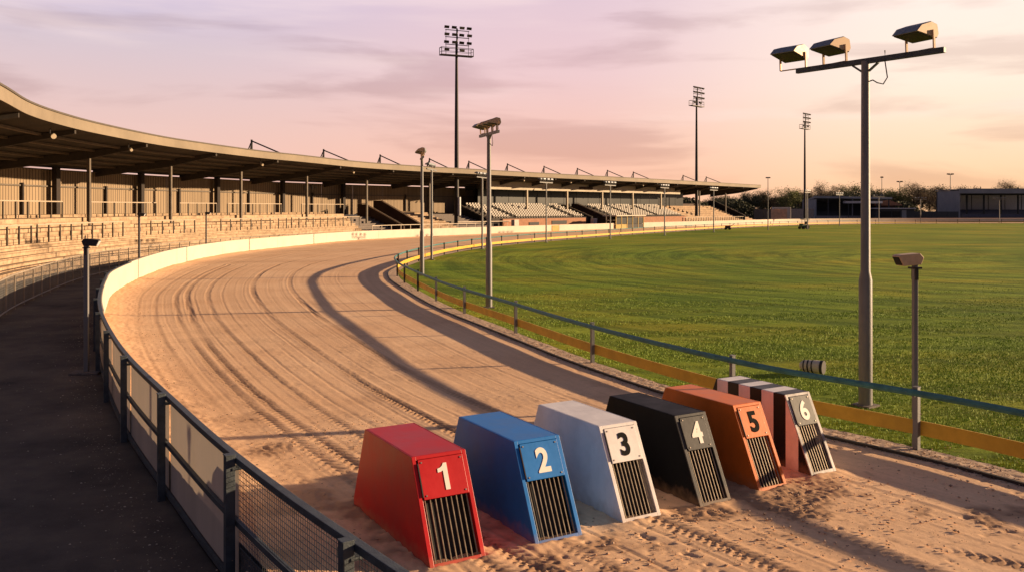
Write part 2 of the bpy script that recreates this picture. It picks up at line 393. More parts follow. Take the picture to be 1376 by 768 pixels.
    for nm, arr in (('shade_band', shade_band), ('rut', rut), ('loose', loose), ('frac', Fg), ('along', Sg), ('edge', es), ('bank', bank)):
        a = me.attributes.new(nm, 'FLOAT', 'POINT'); a.data.foreach_set('value', np.ascontiguousarray(arr, dtype=np.float32).ravel())
    me.polygons.foreach_set('use_smooth', [True]*len(me.polygons))
    if me.polygons[0].normal.z < 0: me.flip_normals()
    o = bpy.data.objects.new('sand_track', me); col.objects.link(o); tag(o, kind='structure')
    m = bpy.data.materials.new('track_sand'); m.use_nodes = True; nt = m.node_tree; N = nt.nodes; L = nt.links; b = N['Principled BSDF']
    b.inputs['Roughness'].default_value = .95; b.inputs['Specular IOR Level'].default_value = .15
    def att(n): a = N.new('ShaderNodeAttribute'); a.attribute_name = n; return a.outputs['Fac']
    def math_(op, a, c, d=None):
        x = N.new('ShaderNodeMath'); x.operation = op
        for i, v in enumerate((a, c)):
            if isinstance(v, (int, float)): x.inputs[i].default_value = v
            else: L.new(v, x.inputs[i])
        return x.outputs[0]
    def mixc(f, A, B, mode='MIX'):
        x = N.new('ShaderNodeMix'); x.data_type = 'RGBA'; x.blend_type = mode
        if isinstance(f, (int, float)): x.inputs[0].default_value = f
        else: L.new(f, x.inputs[0])
        for i, v in ((6, A), (7, B)):
            if isinstance(v, tuple): x.inputs[i].default_value = v
            else: L.new(v, x.inputs[i])
        return x.outputs[2]
    tc = N.new('ShaderNodeTexCoord')
    def noise(sc, det=6, vec=None, ro=.6):
        n = N.new('ShaderNodeTexNoise'); n.inputs['Scale'].default_value = sc; n.inputs['Detail'].default_value = det; n.inputs['Roughness'].default_value = ro
        L.new(vec if vec is not None else tc.outputs['Object'], n.inputs['Vector']); return n.outputs[0]
    def ramp(f, p0, p1, c0=(0,0,0,1), c1=(1,1,1,1)):
        r = N.new('ShaderNodeValToRGB'); r.color_ramp.elements[0].position = p0; r.color_ramp.elements[1].position = p1
        r.color_ramp.elements[0].color = c0; r.color_ramp.elements[1].color = c1; L.new(f, r.inputs[0]); return r.outputs[0]
    big = noise(.25, 5); base = ramp(big, .3, .7, (.78,.49,.285,1), (.92,.625,.385,1))
    cv = N.new('ShaderNodeCombineXYZ'); L.new(math_('MULTIPLY', att('frac'), 60.), cv.inputs[0]); L.new(math_('MULTIPLY', att('along'), .05), cv.inputs[1])
    st = noise(1.0, 5, cv.outputs[0], .7); base = mixc(.4, base, ramp(st, .35, .65, (.74,.70,.66,1), (1.1,1.08,1.05,1)), 'MULTIPLY')
    fine = noise(14, 8, None, .75); base = mixc(.55, base, ramp(fine, .3, .7, (.78,.76,.74,1), (1.14,1.13,1.12,1)), 'MULTIPLY')
    sp = noise(55, 3, None, .8); base = mixc(.35, base, ramp(sp, .28, .42, (.45,.42,.4,1), (1,1,1,1)), 'MULTIPLY')
    base = mixc(math_('MULTIPLY', att('rut'), .85), base, (.34,.19,.11,1))
    base = mixc(math_('MULTIPLY', att('loose'), .75), base, (.32,.185,.11,1))
    base = mixc(math_('MULTIPLY', att('bank'), .5), base, (.66,.38,.20,1))
    base = mixc(math_('MULTIPLY', att('edge'), .75), base, ramp(noise(9, 6), .35, .65, (.30,.22,.16,1), (.66,.52,.40,1)))
    #shade_n = math_('MULTIPLY', att('shade_band'), math_('ADD', math_('MULTIPLY', noise(.7, 4), .5), .65))
    L.new(base, b.inputs['Base Color'])
    h = math_('ADD', math_('MULTIPLY', noise(26, 7, None, .75), .6), math_('MULTIPLY', noise(5, 6), .22)); h = math_('ADD', h, math_('MULTIPLY', st, .35))
    bp = N.new('ShaderNodeBump'); bp.inputs['Strength'].default_value = .32; bp.inputs['Distance'].default_value = .02
    L.new(h, bp.inputs['Height']); L.new(bp.outputs[0], b.inputs['Normal'])
    me.materials.append(m)
build_track()

def clods():
    q = np.random.default_rng(21); V = []; Fc = []
    ico = [(0,0,1),(.9,0,.3),(.28,.85,.3),(-.72,.53,.3),(-.72,-.53,.3),(.28,-.85,.3),(0,0,-.6)]
    fs = [(0,1,2),(0,2,3),(0,3,4),(0,4,5),(0,5,1),(6,2,1),(6,3,2),(6,4,3),(6,5,4),(6,1,5)]
    c = sum(BOXO, Vector((0,0,0)))/6; pts = []
    for k in range(2600):        # around the boxes, thickest in front of them
        a, b = q.normal(0, 3.4), q.normal(-.9, 1.5); pts.append((c.x+BS.x*a+BU.x*b, c.y+BS.y*a+BU.y*b, .006+.010*q.random()**3*2.2))
    for k in range(700):         # the scuffed end of the tyre ruts
        pts.append((q.normal(-3.0, .9), q.normal(15.2, .9), .006+.016*q.random()**3))
    s0 = RAIL.at_y(9)
    for k in range(4200):        # gravel along the rail
        t = s0+q.random()**1.5*45; p = RAIL.P(t, q.uniform(-.05, .7)); pts.append((p.x, p.y, .008+.014*q.random()**2))
    for k in range(1800):        # against the outer wall and over the near track
        t = WALL.at_y(8)+q.random()**1.3*30; p = WALL.P(t, -.1-abs(q.normal(0, .9))); pts.append((p.x, p.y, .006+.012*q.random()**3))
    for k in range(900): pts.append((q.uniform(-3, 7), q.uniform(7, 20), .005+.009*q.random()**3))
    for x, y, r in pts:
        inside = any(0 < (x-o.x)*BS.x+(y-o.y)*BS.y < w and -.02 < (x-o.x)*BU.x+(y-o.y)*BU.y < 2.5 for o, (p, w) in zip(BOXO, BOX))
        if inside: continue
        b = len(V); an = q.random()*6.28; sx, sy, sz = r*(.8+.7*q.random()), r*(.8+.5*q.random()), r*(.5+.4*q.random()); ca, sa = math.cos(an), math.sin(an)
        for (u, v, w_) in ico: V.append((x+(u*sx*ca-v*sy*sa), y+(u*sx*sa+v*sy*ca), w_*sz+.008))
        Fc += [tuple(b+i for i in f) for f in fs]
    me = bpy.data.meshes.new('loose_clods'); me.from_pydata(V, [], Fc)
    m = leafmat('clod_sand', (.22,.13,.08,1), (.66,.45,.29,1)); me.materials.append(m)
    o = bpy.data.objects.new('loose_clods', me); col.objects.link(o); tag(o, 'loose sand clods and gravel scattered around the boxes and along the rail', 'gravel', kind='stuff')
clods()
def grit():
    q = np.random.default_rng(4); V = []; Fc = []
    for k in range(2200):
        t = WALL.at_y(7)+q.random()**1.2*34; d = .25+(abs(q.normal(0, .5)) if k % 3 else q.uniform(0, 4.5)); p = WALL.P(t, d); r = .006+.014*q.random()**3; b = len(V); a = q.random()*6.28
        V += [(p.x+r*math.cos(a+u)*(1+.5*q.random()), p.y+r*math.sin(a+u), -.499) for u in (0, 1.6, 3.1, 4.7)]+[(p.x, p.y, -.5+r*.8)]
        Fc += [(b,b+1,b+4),(b+1,b+2,b+4),(b+2,b+3,b+4),(b+3,b,b+4)]
    me = bpy.data.meshes.new('walkway_grit'); me.from_pydata(V, [], Fc); me.materials.append(leafmat('grit', (.16,.12,.09,1), (.6,.5,.4,1)))
    o = bpy.data.objects.new('walkway_grit', me); col.objects.link(o); tag(o, 'scattered sandy grit on the dark walkway along the panel fence', 'grit', kind='stuff')
grit()

# ------------------------------------------------------------------ infield grass
def grass_mat():
    m = bpy.data.materials.new('infield_turf'); m.use_nodes = True; nt = m.node_tree; N = nt.nodes; L = nt.links; b = N['Principled BSDF']
    b.inputs['Roughness'].default_value = .9; b.inputs['Specular IOR Level'].default_value = .1
    tc = N.new('ShaderNodeTexCoord')
    def noise(sc, det, scale=(1,1,1), rot=0, ro=.6):
        mp = N.new('ShaderNodeMapping'); mp.inputs['Scale'].default_value = scale; mp.inputs['Rotation'].default_value = (0,0,rot); L.new(tc.outputs['Object'], mp.inputs[0])
        n = N.new('ShaderNodeTexNoise'); n.inputs['Scale'].default_value = sc; n.inputs['Detail'].default_value = det; n.inputs['Roughness'].default_value = ro; L.new(mp.outputs[0], n.inputs[0]); return n.outputs[0]
    def ramp(f, p0, p1, c0, c1):
        r = N.new('ShaderNodeValToRGB'); r.color_ramp.elements[0].position = p0; r.color_ramp.elements[1].position = p1
        r.color_ramp.elements[0].color = c0; r.color_ramp.elements[1].color = c1; L.new(f, r.inputs[0]); return r.outputs[0]
    def mix(f, A, B, mode='MULTIPLY'):
        x = N.new('ShaderNodeMix'); x.data_type = 'RGBA'; x.blend_type = mode
        if isinstance(f, float): x.inputs[0].default_value = f
        else: L.new(f, x.inputs[0])
        L.new(A, x.inputs[6]); L.new(B, x.inputs[7]); return x.outputs[2]
    base = ramp(noise(.05, 6), .35, .65, (.115,.205,.015,1), (.25,.31,.032,1))
    dry = ramp(noise(.12, 6, (1,1.6,1)), .46, .72, (1,1,1,1), (1.5,1.02,.9,1)); base = mix(1., base, dry)
    cxy = N.new('ShaderNodeSeparateXYZ'); L.new(tc.outputs['Object'], cxy.inputs[0])
    def mm(op, a, b_=0.):
        x = N.new('ShaderNodeMath'); x.operation = op
        for i, v in enumerate((a, b_)):
            if isinstance(v, (int, float)): x.inputs[i].default_value = v
            else: L.new(v, x.inputs[i])
        return x.outputs[0]
    ex = mm('SUBTRACT', cxy.outputs[0], 45.); ey = mm('MULTIPLY', mm('SUBTRACT', cxy.outputs[1], 68.), 1.05)
    rr = mm('SQRT', mm('ADD', mm('MULTIPLY', ex, ex), mm('MULTIPLY', ey, ey))); th = mm('ARCTAN2', ey, ex)
    pol = N.new('ShaderNodeCombineXYZ'); L.new(mm('MULTIPLY', rr, .85), pol.inputs[0]); L.new(mm('MULTIPLY', th, 3.2), pol.inputs[1])
    rn = N.new('ShaderNodeTexNoise'); rn.inputs['Scale'].default_value = 1.; rn.inputs['Detail'].default_value = 5; rn.inputs['Roughness'].default_value = .6; L.new(pol.outputs[0], rn.inputs[0])
    ridge2 = noise(.55, 5, (.22,1.7,1), R_(14), .62)
    ridge = mm('ADD', mm('MULTIPLY', rn.outputs[0], .65), mm('MULTIPLY', ridge2, .35)); base = mix(.85, base, ramp(ridge, .42, .57, (.48,.55,.48,1), (1.18,1.15,1.08,1)))
    fine = noise(7, 6, (.6,1.2,1), 0, .75); base = mix(.7, base, ramp(fine, .3, .68, (.45,.5,.45,1), (1.35,1.3,1.2,1)))
    sp = N.new('ShaderNodeSeparateXYZ'); L.new(tc.outputs['Object'], sp.inputs[0])
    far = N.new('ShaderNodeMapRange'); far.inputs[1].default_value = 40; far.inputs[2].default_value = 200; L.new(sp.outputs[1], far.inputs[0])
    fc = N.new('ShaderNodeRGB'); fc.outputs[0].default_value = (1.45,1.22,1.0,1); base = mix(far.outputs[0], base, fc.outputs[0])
    L.new(base, b.inputs['Base Color'])
    a = N.new('ShaderNodeMath'); a.operation = 'MULTIPLY_ADD'; a.inputs[1].default_value = 3.; L.new(ridge, a.inputs[0]); L.new(fine, a.inputs[2])
    bp = N.new('ShaderNodeBump'); bp.inputs['Strength'].default_value = .8; bp.inputs['Distance'].default_value = .09; L.new(a.outputs[0], bp.inputs['Height']); L.new(bp.outputs[0], b.inputs['Normal'])
    return m
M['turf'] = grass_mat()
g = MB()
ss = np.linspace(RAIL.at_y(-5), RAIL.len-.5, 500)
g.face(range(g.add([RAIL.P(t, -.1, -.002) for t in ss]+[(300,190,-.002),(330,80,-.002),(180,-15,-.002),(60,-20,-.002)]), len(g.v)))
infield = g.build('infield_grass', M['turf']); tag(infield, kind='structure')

def blades():
    n = 480000
    u = rng.random(n); r = 9+ (62-9)*u**1.35; th = (rng.random(n)-.5)*2*R_(34)
    X = np.tan(th)*r; Y = r
    sx = np.interp(Y, RAIL.y[(RAIL.y > 5) & (RAIL.S < RAIL.at_y(57))], RAIL.x[(RAIL.y > 5) & (RAIL.S < RAIL.at_y(57))])
    right = np.where(Y > 57, -7.0, sx)
    k = X > right+.14; X, Y = X[k], Y[k]
    a = R_(14); rx = X*math.cos(a)+Y*math.sin(a); ry = -X*math.sin(a)+Y*math.cos(a)
    rid = fbm(rx*.16, ry*1.15, 3, 200); pat = fbm(X*.8, Y*.8, 3, 201)
    k = ((rid+.35*pat) > .56+.14*rng.random(len(X))) & (rng.random(len(X)) > sstep(13, 50, Y)); X, Y, rid = X[k], Y[k], rid[k]; n = len(X)
    dist = np.hypot(X, Y)
    h = (.022+.045*rid*rng.random(n))*(1+.006*dist); w = .008*(.7+dist/32.)
    an = rng.random(n)*2*math.pi; lean = rng.random(n)*.8; la = rng.random(n)*2*math.pi
    dx, dy = np.cos(an)*w, np.sin(an)*w
    V = np.zeros((n, 3, 3)); V[:,0] = np.stack([X-dx, Y-dy, X*0-.004], -1); V[:,1] = np.stack([X+dx, Y+dy, X*0-.004], -1)
    V[:,2] = np.stack([X+np.cos(la)*lean*h, Y+np.sin(la)*lean*h, h], -1)
    me = bpy.data.meshes.new('turf_blades'); me.vertices.add(3*n); me.vertices.foreach_set('co', V.ravel())
    me.loops.add(3*n); me.loops.foreach_set('vertex_index', np.arange(3*n)); me.polygons.add(n); me.polygons.foreach_set('loop_start', np.arange(0, 3*n, 3)); me.update(calc_edges=True)
    me.materials.append(leafmat('grass_blades', (.17,.28,.022,1), (.32,.41,.05,1)))
    o = bpy.data.objects.new('grass', me); col.objects.link(o); tag(o, 'short rough grass tufts covering the infield nearest the rail', 'grass', kind='stuff')
blades()

# ------------------------------------------------------------------ outer ground and walkway
g = MB(); g.box((60,0,-.60), (2600,2600,.1)); o = g.build('ground', mat('dark_ground', (.075,.07,.06,1), .95, 0, .4, .15, .2, 5)); tag(o, kind='structure')
am = mat('asphalt', (.15,.115,.085,1), .85, 0, .5, .45, .5, 55, spec=.3, c2=(.045,.040,.037,1))
g = MB(); n = 240; rows = []
for i in range(n+1):
    a = WALL.P(WALL.at_y(-4)+(WALL.at_y(122)-WALL.at_y(-4))*i/n, .02, -.5)
    rows.append(a)
left = [Vector((-30,-5,-.5)), Vector((-26,10,-.5))]+[FENCE.P(t, 1.5, -.5) for t in np.linspace(0, FENCE.len-1, 60)]
g.face(range(g.add(rows+left[::-1]), len(g.v))); o = g.build('walkway', am); tag(o, kind='structure')

# ------------------------------------------------------------------ starting boxes
COLS = {'red': (.50,.008,.012,1), 'blue': (.010,.18,.56,1), 'white': (.80,.76,.74,1), 'black': (.010,.011,.013,1), 'orange': (.74,.17,.02,1)}
def paint(name, c, stripes=False):
    m = mat('paint_'+name, c, .42, 0, .16, 2.5, .05, 8, spec=(.04 if name == 'black' else .26), coat=(0 if name == 'black' else .05)); nt = m.node_tree; N = nt.nodes; L = nt.links; b = N['Principled BSDF']
    tc = N.new('ShaderNodeTexCoord'); sp = N.new('ShaderNodeSeparateXYZ'); L.new(tc.outputs['Object'], sp.inputs[0])
    # sand dust thrown up near the ground
    n = N.new('ShaderNodeTexNoise'); n.inputs['Scale'].default_value = 9; n.inputs['Detail'].default_value = 8; L.new(tc.outputs['Object'], n.inputs[0])
    a = N.new('ShaderNodeMath'); a.operation = 'MULTIPLY_ADD'; a.inputs[1].default_value = -3.2; a.inputs[2].default_value = .55; L.new(sp.outputs[2], a.inputs[0])
    c1 = N.new('ShaderNodeMath'); c1.operation = 'ADD'; L.new(a.outputs[0], c1.inputs[0]); L.new(n.outputs[0], c1.inputs[1])
    mr = N.new('ShaderNodeMapRange'); mr.inputs[1].default_value = .45; mr.inputs[2].default_value = 1.25; mr.inputs[4].default_value = .5; L.new(c1.outputs[0], mr.inputs[0])
    src = b.inputs['Base Color'].links[0].from_socket
    if stripes:
        f = N.new('ShaderNodeMath'); f.operation = 'PINGPONG'; f.inputs[1].default_value = .25
        s0 = N.new('ShaderNodeMath'); s0.operation = 'ADD'; s0.inputs[1].default_value = -.25+.0; L.new(sp.outputs[1], s0.inputs[0])
        md = N.new('ShaderNodeMath'); md.operation = 'FLOORED_MODULO'; md.inputs[1].default_value = .5; L.new(s0.outputs[0], md.inputs[0])
        gt = N.new('ShaderNodeMath'); gt.operation = 'GREATER_THAN'; gt.inputs[1].default_value = .25; L.new(md.outputs[0], gt.inputs[0])
        mx = N.new('ShaderNodeMix'); mx.data_type = 'RGBA'; mx.inputs[7].default_value = (.012,.012,.013,1)
        L.new(gt.outputs[0], mx.inputs[0]); L.new(src, mx.inputs[6]); src = mx.outputs[2]
    # chips and scratches
    n3 = N.new('ShaderNodeTexNoise'); n3.inputs['Scale'].default_value = 26; n3.inputs['Detail'].default_value = 9; n3.inputs['Roughness'].default_value = .8; L.new(tc.outputs['Object'], n3.inputs[0])
    r3 = N.new('ShaderNodeMapRange'); r3.inputs[1].default_value = .68; r3.inputs[2].default_value = .74; r3.inputs[4].default_value = .5; L.new(n3.outputs[0], r3.inputs[0])
    m3 = N.new('ShaderNodeMix'); m3.data_type = 'RGBA'; m3.inputs[7].default_value = (.16,.12,.09,1); L.new(r3.outputs[0], m3.inputs[0]); L.new(src, m3.inputs[6])
    m2 = N.new('ShaderNodeMix'); m2.data_type = 'RGBA'; m2.inputs[7].default_value = (.40,.25,.15,1); L.new(mr.outputs[0], m2.inputs[0]); L.new(m3.outputs[2], m2.inputs[6])
    L.new(m2.outputs[2], b.inputs['Base Color']); return m
PM = {k: paint(k, c) for k, c in COLS.items()}
PM['striped'] = paint('striped', (.78,.73,.71,1), True)
PM['grey'] = paint('grey_plate', (.05,.048,.045,1))
PM['mottled'] = mat('mottled_frame', (.75,.70,.66,1), .5, 0, .1, 3.2, c2=(.03,.03,.03,1))
M['num_white'] = mat('number_white', (.85,.80,.70,1), .5, 0, .06); M['num_dark'] = mat('number_dark', (.014,.013,.012,1), .85, spec=.08)
M['bar'] = mat('grille_bar', (.30,.245,.18,1), .4, .5, .3, 10)

def digit_mesh(ch, h):
    cu = bpy.data.curves.new('number', 'FONT'); cu.body = ch; cu.size = 1; cu.offset = .032; cu.extrude = .004/h; cu.align_x = 'CENTER'
    o = bpy.data.objects.new('number', cu); col.objects.link(o); bpy.context.view_layer.update()
    dg = bpy.context.evaluated_depsgraph_get(); me = bpy.data.meshes.new_from_object(o.evaluated_get(dg)); bpy.data.objects.remove(o)
    co = np.zeros(len(me.vertices)*3); me.vertices.foreach_get('co', co); co = co.reshape(-1, 3)
    mn, mx = co.min(0), co.max(0); c = (mn+mx)/2; s = h/(mx[1]-mn[1]); co = (co-c)*s; co[:,0] *= .92; co[:,2] = np.where(co[:,2] > 0, .004, -.001)
    return me, co

def start_box(i, w, body, plate, numcol, framem, label):
    o0 = BOXO[i]; t = thing('starting_box', label, 'starting box', o0, 'numbered greyhound starting boxes', local=True)
    t.rotation_euler = (0, 0, math.atan2(BS.y, BS.x))      # local x sideways, y to the back, z up
    p = [(0,0),(BD,BH),(BD+BT,BH),(2.46,.16),(2.40,-.06),(-.02,-.06)]
    th = .02; m = MB()
    # side skins
    for x0, x1 in ((0, th), (w-th, w)):
        m.prism([(-.028,-.06),(BD,BH),(BD+BT,BH),(2.46,.10),(2.44,-.06)], x0, x1, lambda a, c, tt: (tt, a, c))
    m.box((w/2, BD+BT/2, BH-th/2), (w-2*th-.001, BT, th))
    m.bar((w/2, BD+BT+.0, BH-.015), (w/2, 2.455, .0), w-2*th-.001, .02, up=(0,1,0))
    m.build('shell', body, t, bevel=.007)
    # leaning front: local frame q (across), r (down the slope)
    sl = Vector((0,-BD,-BH)); SL = sl.length; dn = sl.normalized(); nrm = Vector((0,-BH,BD)).normalized(); top = Vector((0,BD,BH))
    def fp(q, r, d): return Vector((q,0,0))+top+dn*r+nrm*d
    def slab(mb, q0, q1, r0, r1, d0, d1):
        b = mb.add([fp(q, r, d) for d in (d0, d1) for q, r in ((q0,r0),(q1,r0),(q1,r1),(q0,r1))])
        for k in ((3,2,1,0),(4,5,6,7),(0,1,5,4),(1,2,6,5),(2,3,7,6),(3,0,4,7)): mb.face([b+j for j in k])
    fr = MB(); e = .055; gtop = .50
    for q0, q1, r0, r1 in ((.001,e,.004,SL-.01),(w-e,w-.001,.004,SL-.01),(e,w-e,.004,.045),(e,w-e,SL-.06,SL-.012)): slab(fr, q0, q1, r0, r1, -.012, .012)
    fr.build('front_frame', framem, t, bevel=.004)
    pl = MB(); slab(pl, e+.012, w-e-.004, .05, gtop, .002, .022); po = pl.build('number_plate', plate, t, bevel=.004)
    hg = MB(); hg.tube([fp(e+.004, .09, .022), fp(e+.004, gtop-.03, .022)], .009, 6); hg.build('hinge', M['dark'], t)
    for q in (e+.05, w-e-.04):
        for r in (.085, gtop-.04):
            sc = MB(); sc.tube([fp(q, r, .018), fp(q, r, .029)], .010, 8); sc.build('screw', M['screw'], po)
    if i == 0:
        d1 = [(-.02,-.5),(.17,-.5),(.17,.5),(.03,.5),(-.03,.40),(-.11,.345),(-.24,.31),(-.24,.165),(-.11,.185),(-.02,.225)]
        d1 = [(a*.305, b*.305) for a, b in d1]; n1 = len(d1); me = bpy.data.meshes.new('number')
        me.from_pydata([(a,b,.004) for a, b in d1]+[(a,b,-.001) for a, b in d1], [], [tuple(range(n1))]+[(k,k+n1,(k+1) % n1+n1,(k+1) % n1) for k in range(n1)])
        co = np.array([v.co[:] for v in me.vertices])
    else: me, co = digit_mesh(str(i+1), .305)
    q0, r0 = w/2+.012, .275
    xs = [fp(q0+a, r0-b, .0245+c) for a, b, c in co]
    me.vertices.foreach_set('co', np.array(xs).ravel()); me.materials.clear(); me.materials.append(numcol); me.update()
    no = bpy.data.objects.new('number', me); col.objects.link(no); no.parent = po
    gr = MB(); nb = 9 if w > .6 else 8
    for k in range(nb):
        q = e+.03+(w-2*e-.06)*k/(nb-1); gr.tube([fp(q, gtop+.004, -.012), fp(q, SL-.05, -.012)], .0085, 6)
    gr.build('grille', M['bar'], t, smooth=True)
    ip = MB(); slab(ip, th+.002, w-th-.002, .03, SL-.03, -.16, -.15); ip.build('interior_shade', M['black'], t)  # black sheet stands in for the shade inside the box
    return t
start_box(0, BOX[0][1], PM['red'], PM['red'], M['num_white'], PM['red'], 'glossy red starting box with white number 1, nearest the panel fence')
start_box(1, BOX[1][1], PM['blue'], PM['blue'], M['num_white'], PM['blue'], 'blue starting box with white number 2 above its barred grille')
start_box(2, BOX[2][1], PM['white'], PM['white'], M['num_dark'], PM['white'], 'white starting box with dark number 3 on its front plate')
start_box(3, BOX[3][1], PM['black'], PM['grey'], M['num_white'], PM['grey'], 'black starting box with white number 4 on a grey plate')
start_box(4, BOX[4][1], PM['orange'], PM['orange'], M['num_dark'], PM['orange'], 'orange starting box with dark number 5 on its front plate')
start_box(5, BOX[5][1], PM['striped'], PM['grey'], M['num_white'], PM['mottled'], 'black and white striped starting box with number 6, nearest the rail')

# ------------------------------------------------------------------ inner rail
rail = thing('inner_rail', 'curved inner running rail with teal top pipe and ochre board around the grass', 'rail', RAIL.P(RAIL.at_y(14.9)))
s0, s1 = RAIL.at_y(4), RAIL.len-2
m = MB(); m.tube([RAIL.P(t, .10, .95) for t in np.arange(s0, s1, .5)], .056, 8); m.build('top_pipe', M['teal'], rail, smooth=True)
m = MB(); sweep(m, RAIL, s0, s1, .4, rect(-.075,.23,-.045,.47), closed=True, caps=True); m.build('board', M['yellow'], rail)
m = MB(); sweep(m, RAIL, s0, s1, .6, rect(.50,.0,.56,.05), closed=True, caps=True); m.build('lure_track', M['dark'], rail)
ps = [RAIL.at_y(8.5), RAIL.at_px(1229, ymin=11, ymax=18), RAIL.at_y(17.75), RAIL.at_y(22.9), RAIL.at_y(28.2), RAIL.at_y(33.4)]
while ps[-1] < s1-5: ps.append(ps[-1]+(4.8 if len(ps) < 50 else 6.5))
for k, t in enumerate(ps):
    m = MB(); a = RAIL.ang(t); m.box(RAIL.P(t, .0, .5), (.085,.085,1.06), a)
    m.bar(RAIL.P(t, 0, .90), RAIL.P(t, .11, .90), .05, .03); m.box(RAIL.P(t, -.0, 1.035), (.10,.10,.014), a)
    if k < 6: m.tube([RAIL.P(t+.1, .03, .93), RAIL.P(t+.1, .10, .995), RAIL.P(t+.1, .155, .95)], .012, 6)
    m.build('post', M['pole'] if t < RAIL.at_y(40) else M['dark'], rail)

# ------------------------------------------------------------------ panel fence (near, seen from outside) and white perimeter wall
wp = [WALL.at_y(4.6), WALL.at_px(481, ymin=5.5, ymax=12), WALL.at_px(323, ymin=7, ymax=20), WALL.at_px(228, ymin=8, ymax=25), WALL.at_px(175, ymin=9, ymax=28), WALL.at_px(150, ymin=10, ymax=23.5)]
while wp[-1] < WALL.at_y(46): wp.append(wp[-1]+4.1)
pf = thing('panel_fence', 'track fence of cream boards and dark steel posts, with mesh bays beside the red box', 'fence', WALL.P(wp[1], 0, -.5))
t0, t1 = wp[0], wp[-1]
m = MB(); sweep(m, WALL, t0, t1, .4, rect(-.035,1.045,.055,1.12), closed=True, caps=True); m.build('top_rail', M['galv_dark'], pf, bevel=.006)
m = MB(); sweep(m, WALL, t0, t1, .4, rect(.0,.32,.05,.39), closed=True, caps=True); m.build('middle_rail', M['galv_dark'], pf)
m = MB(); sweep(m, WALL, t0, t1, .4, rect(.0,-.43,.05,-.36), closed=True, caps=True); m.build('bottom_rail', M['galv_dark'], pf)
for k, t in enumerate(wp):
    m = MB(); a = WALL.ang(t); m.box(WALL.P(t, .115, .32), (.10,.11,1.66), a); m.box(WALL.P(t, .115, 1.155), (.115,.125,.012), a)
    m.bar(WALL.P(t-.06, .04, .99), WALL.P(t+.06, .04, .99), .12, .03); m.bar(WALL.P(t+.16, .05, .98), WALL.P(t+.16, .10, .98), .10, .10)
    m.build('post', M['galv_dark'], pf, bevel=.005)
for k in range(len(wp)-1):
    a, b = wp[k]+.06, wp[k+1]-.06
    if k < 2:
        m = MB(); nv = int((b-a)/.055)
        for j in range(nv+1): t = a+(b-a)*j/nv; m.bar(WALL.P(t, .018, -.35), WALL.P(t, .018, 1.04), .005, .005)
        z = -.33
        while z < 1.03:
            pts = [WALL.P(a+(b-a)*j/8, .023, z) for j in range(9)]
            for p, q in zip(pts, pts[1:]): m.bar(p, q, .005, .005)
            z += .06
        m.build('mesh_panel', M['galv_dark'], pf)
    else:
        m = MB(); sweep(m, WALL, a, b, .4, [(-.012,-.36),(-.012,1.043)])
        m.build('panel', M['cream'], pf)
    m = MB(); sweep(m, WALL, a-.05, b+.05, .4, rect(-.045,-.5,-.034,.0), closed=True, caps=True); m.build('kick_board', M['concrete'], pf)
# facing on the track side of the panel fence and the wall beyond it
pw = thing('perimeter_wall', 'long cream white wall curving round the outside of the sand track', 'wall', WALL.P(WALL.at_y(30)))
t = WALL.at_y(25); ends = []
while t < WALL.len-2: ends.append(t); t += 13 if t < WALL.at_y(140) else 20
for a, b in zip(ends, ends[1:]):
    m = MB(); sweep(m, WALL, a+.012, b-.012, .6, rect(-.085,-.5,-.05,1.10) if b < t1 else rect(-.085,-.5,.06,1.10), closed=True, caps=True); m.build('panel', M['whitewall'], pw)
m = MB(); sweep(m, WALL, t1+.02, ends[-1], .8, rect(-.10,1.102,.075,1.15), closed=True, caps=True); m.build('coping', M['whitewall'], pw)

# ------------------------------------------------------------------ mesh fence beyond the walkway
mf = thing('mesh_fence', 'galvanised tube fence with wire mesh between the dark walkway and terrace', 'fence', FENCE.P(FENCE.at_y(35), 0, -.5))
f0, f1 = .5, FENCE.len-1
m = MB(); m.tube([FENCE.P(t, 0, 1.05) for t in np.arange(f0, f1, .5)], .035, 6); m.build('top_rail', M['barrier'], mf, smooth=True)
m = MB(); m.tube([FENCE.P(t, 0, -.36) for t in np.arange(f0, f1, .5)], .035, 6); m.build('bottom_rail', M['barrier'], mf, smooth=True)
fp_ = list(np.arange(f0, f1, 2.1))
for t in fp_:
    m = MB(); m.box(FENCE.P(t, 0, .27), (.06,.06,1.54), FENCE.ang(t)); m.build('post', M['barrier'], mf)
for a, b in zip(fp_, fp_[1:]):
    m = MB(); n = 24 if FENCE.P(a).y < 60 else 12
    for j in range(1, n): t = a+(b-a)*j/n; m.bar(FENCE.P(t, .02, -.34), FENCE.P(t, .02, 1.03), .007, .007)
    for j in range(1, 14): z = -.36+1.4*j/14; m.bar(FENCE.P(a, .028, z), FENCE.P(b, .028, z), .008, .008)
    m.build('mesh_panel', M['galv'], mf)

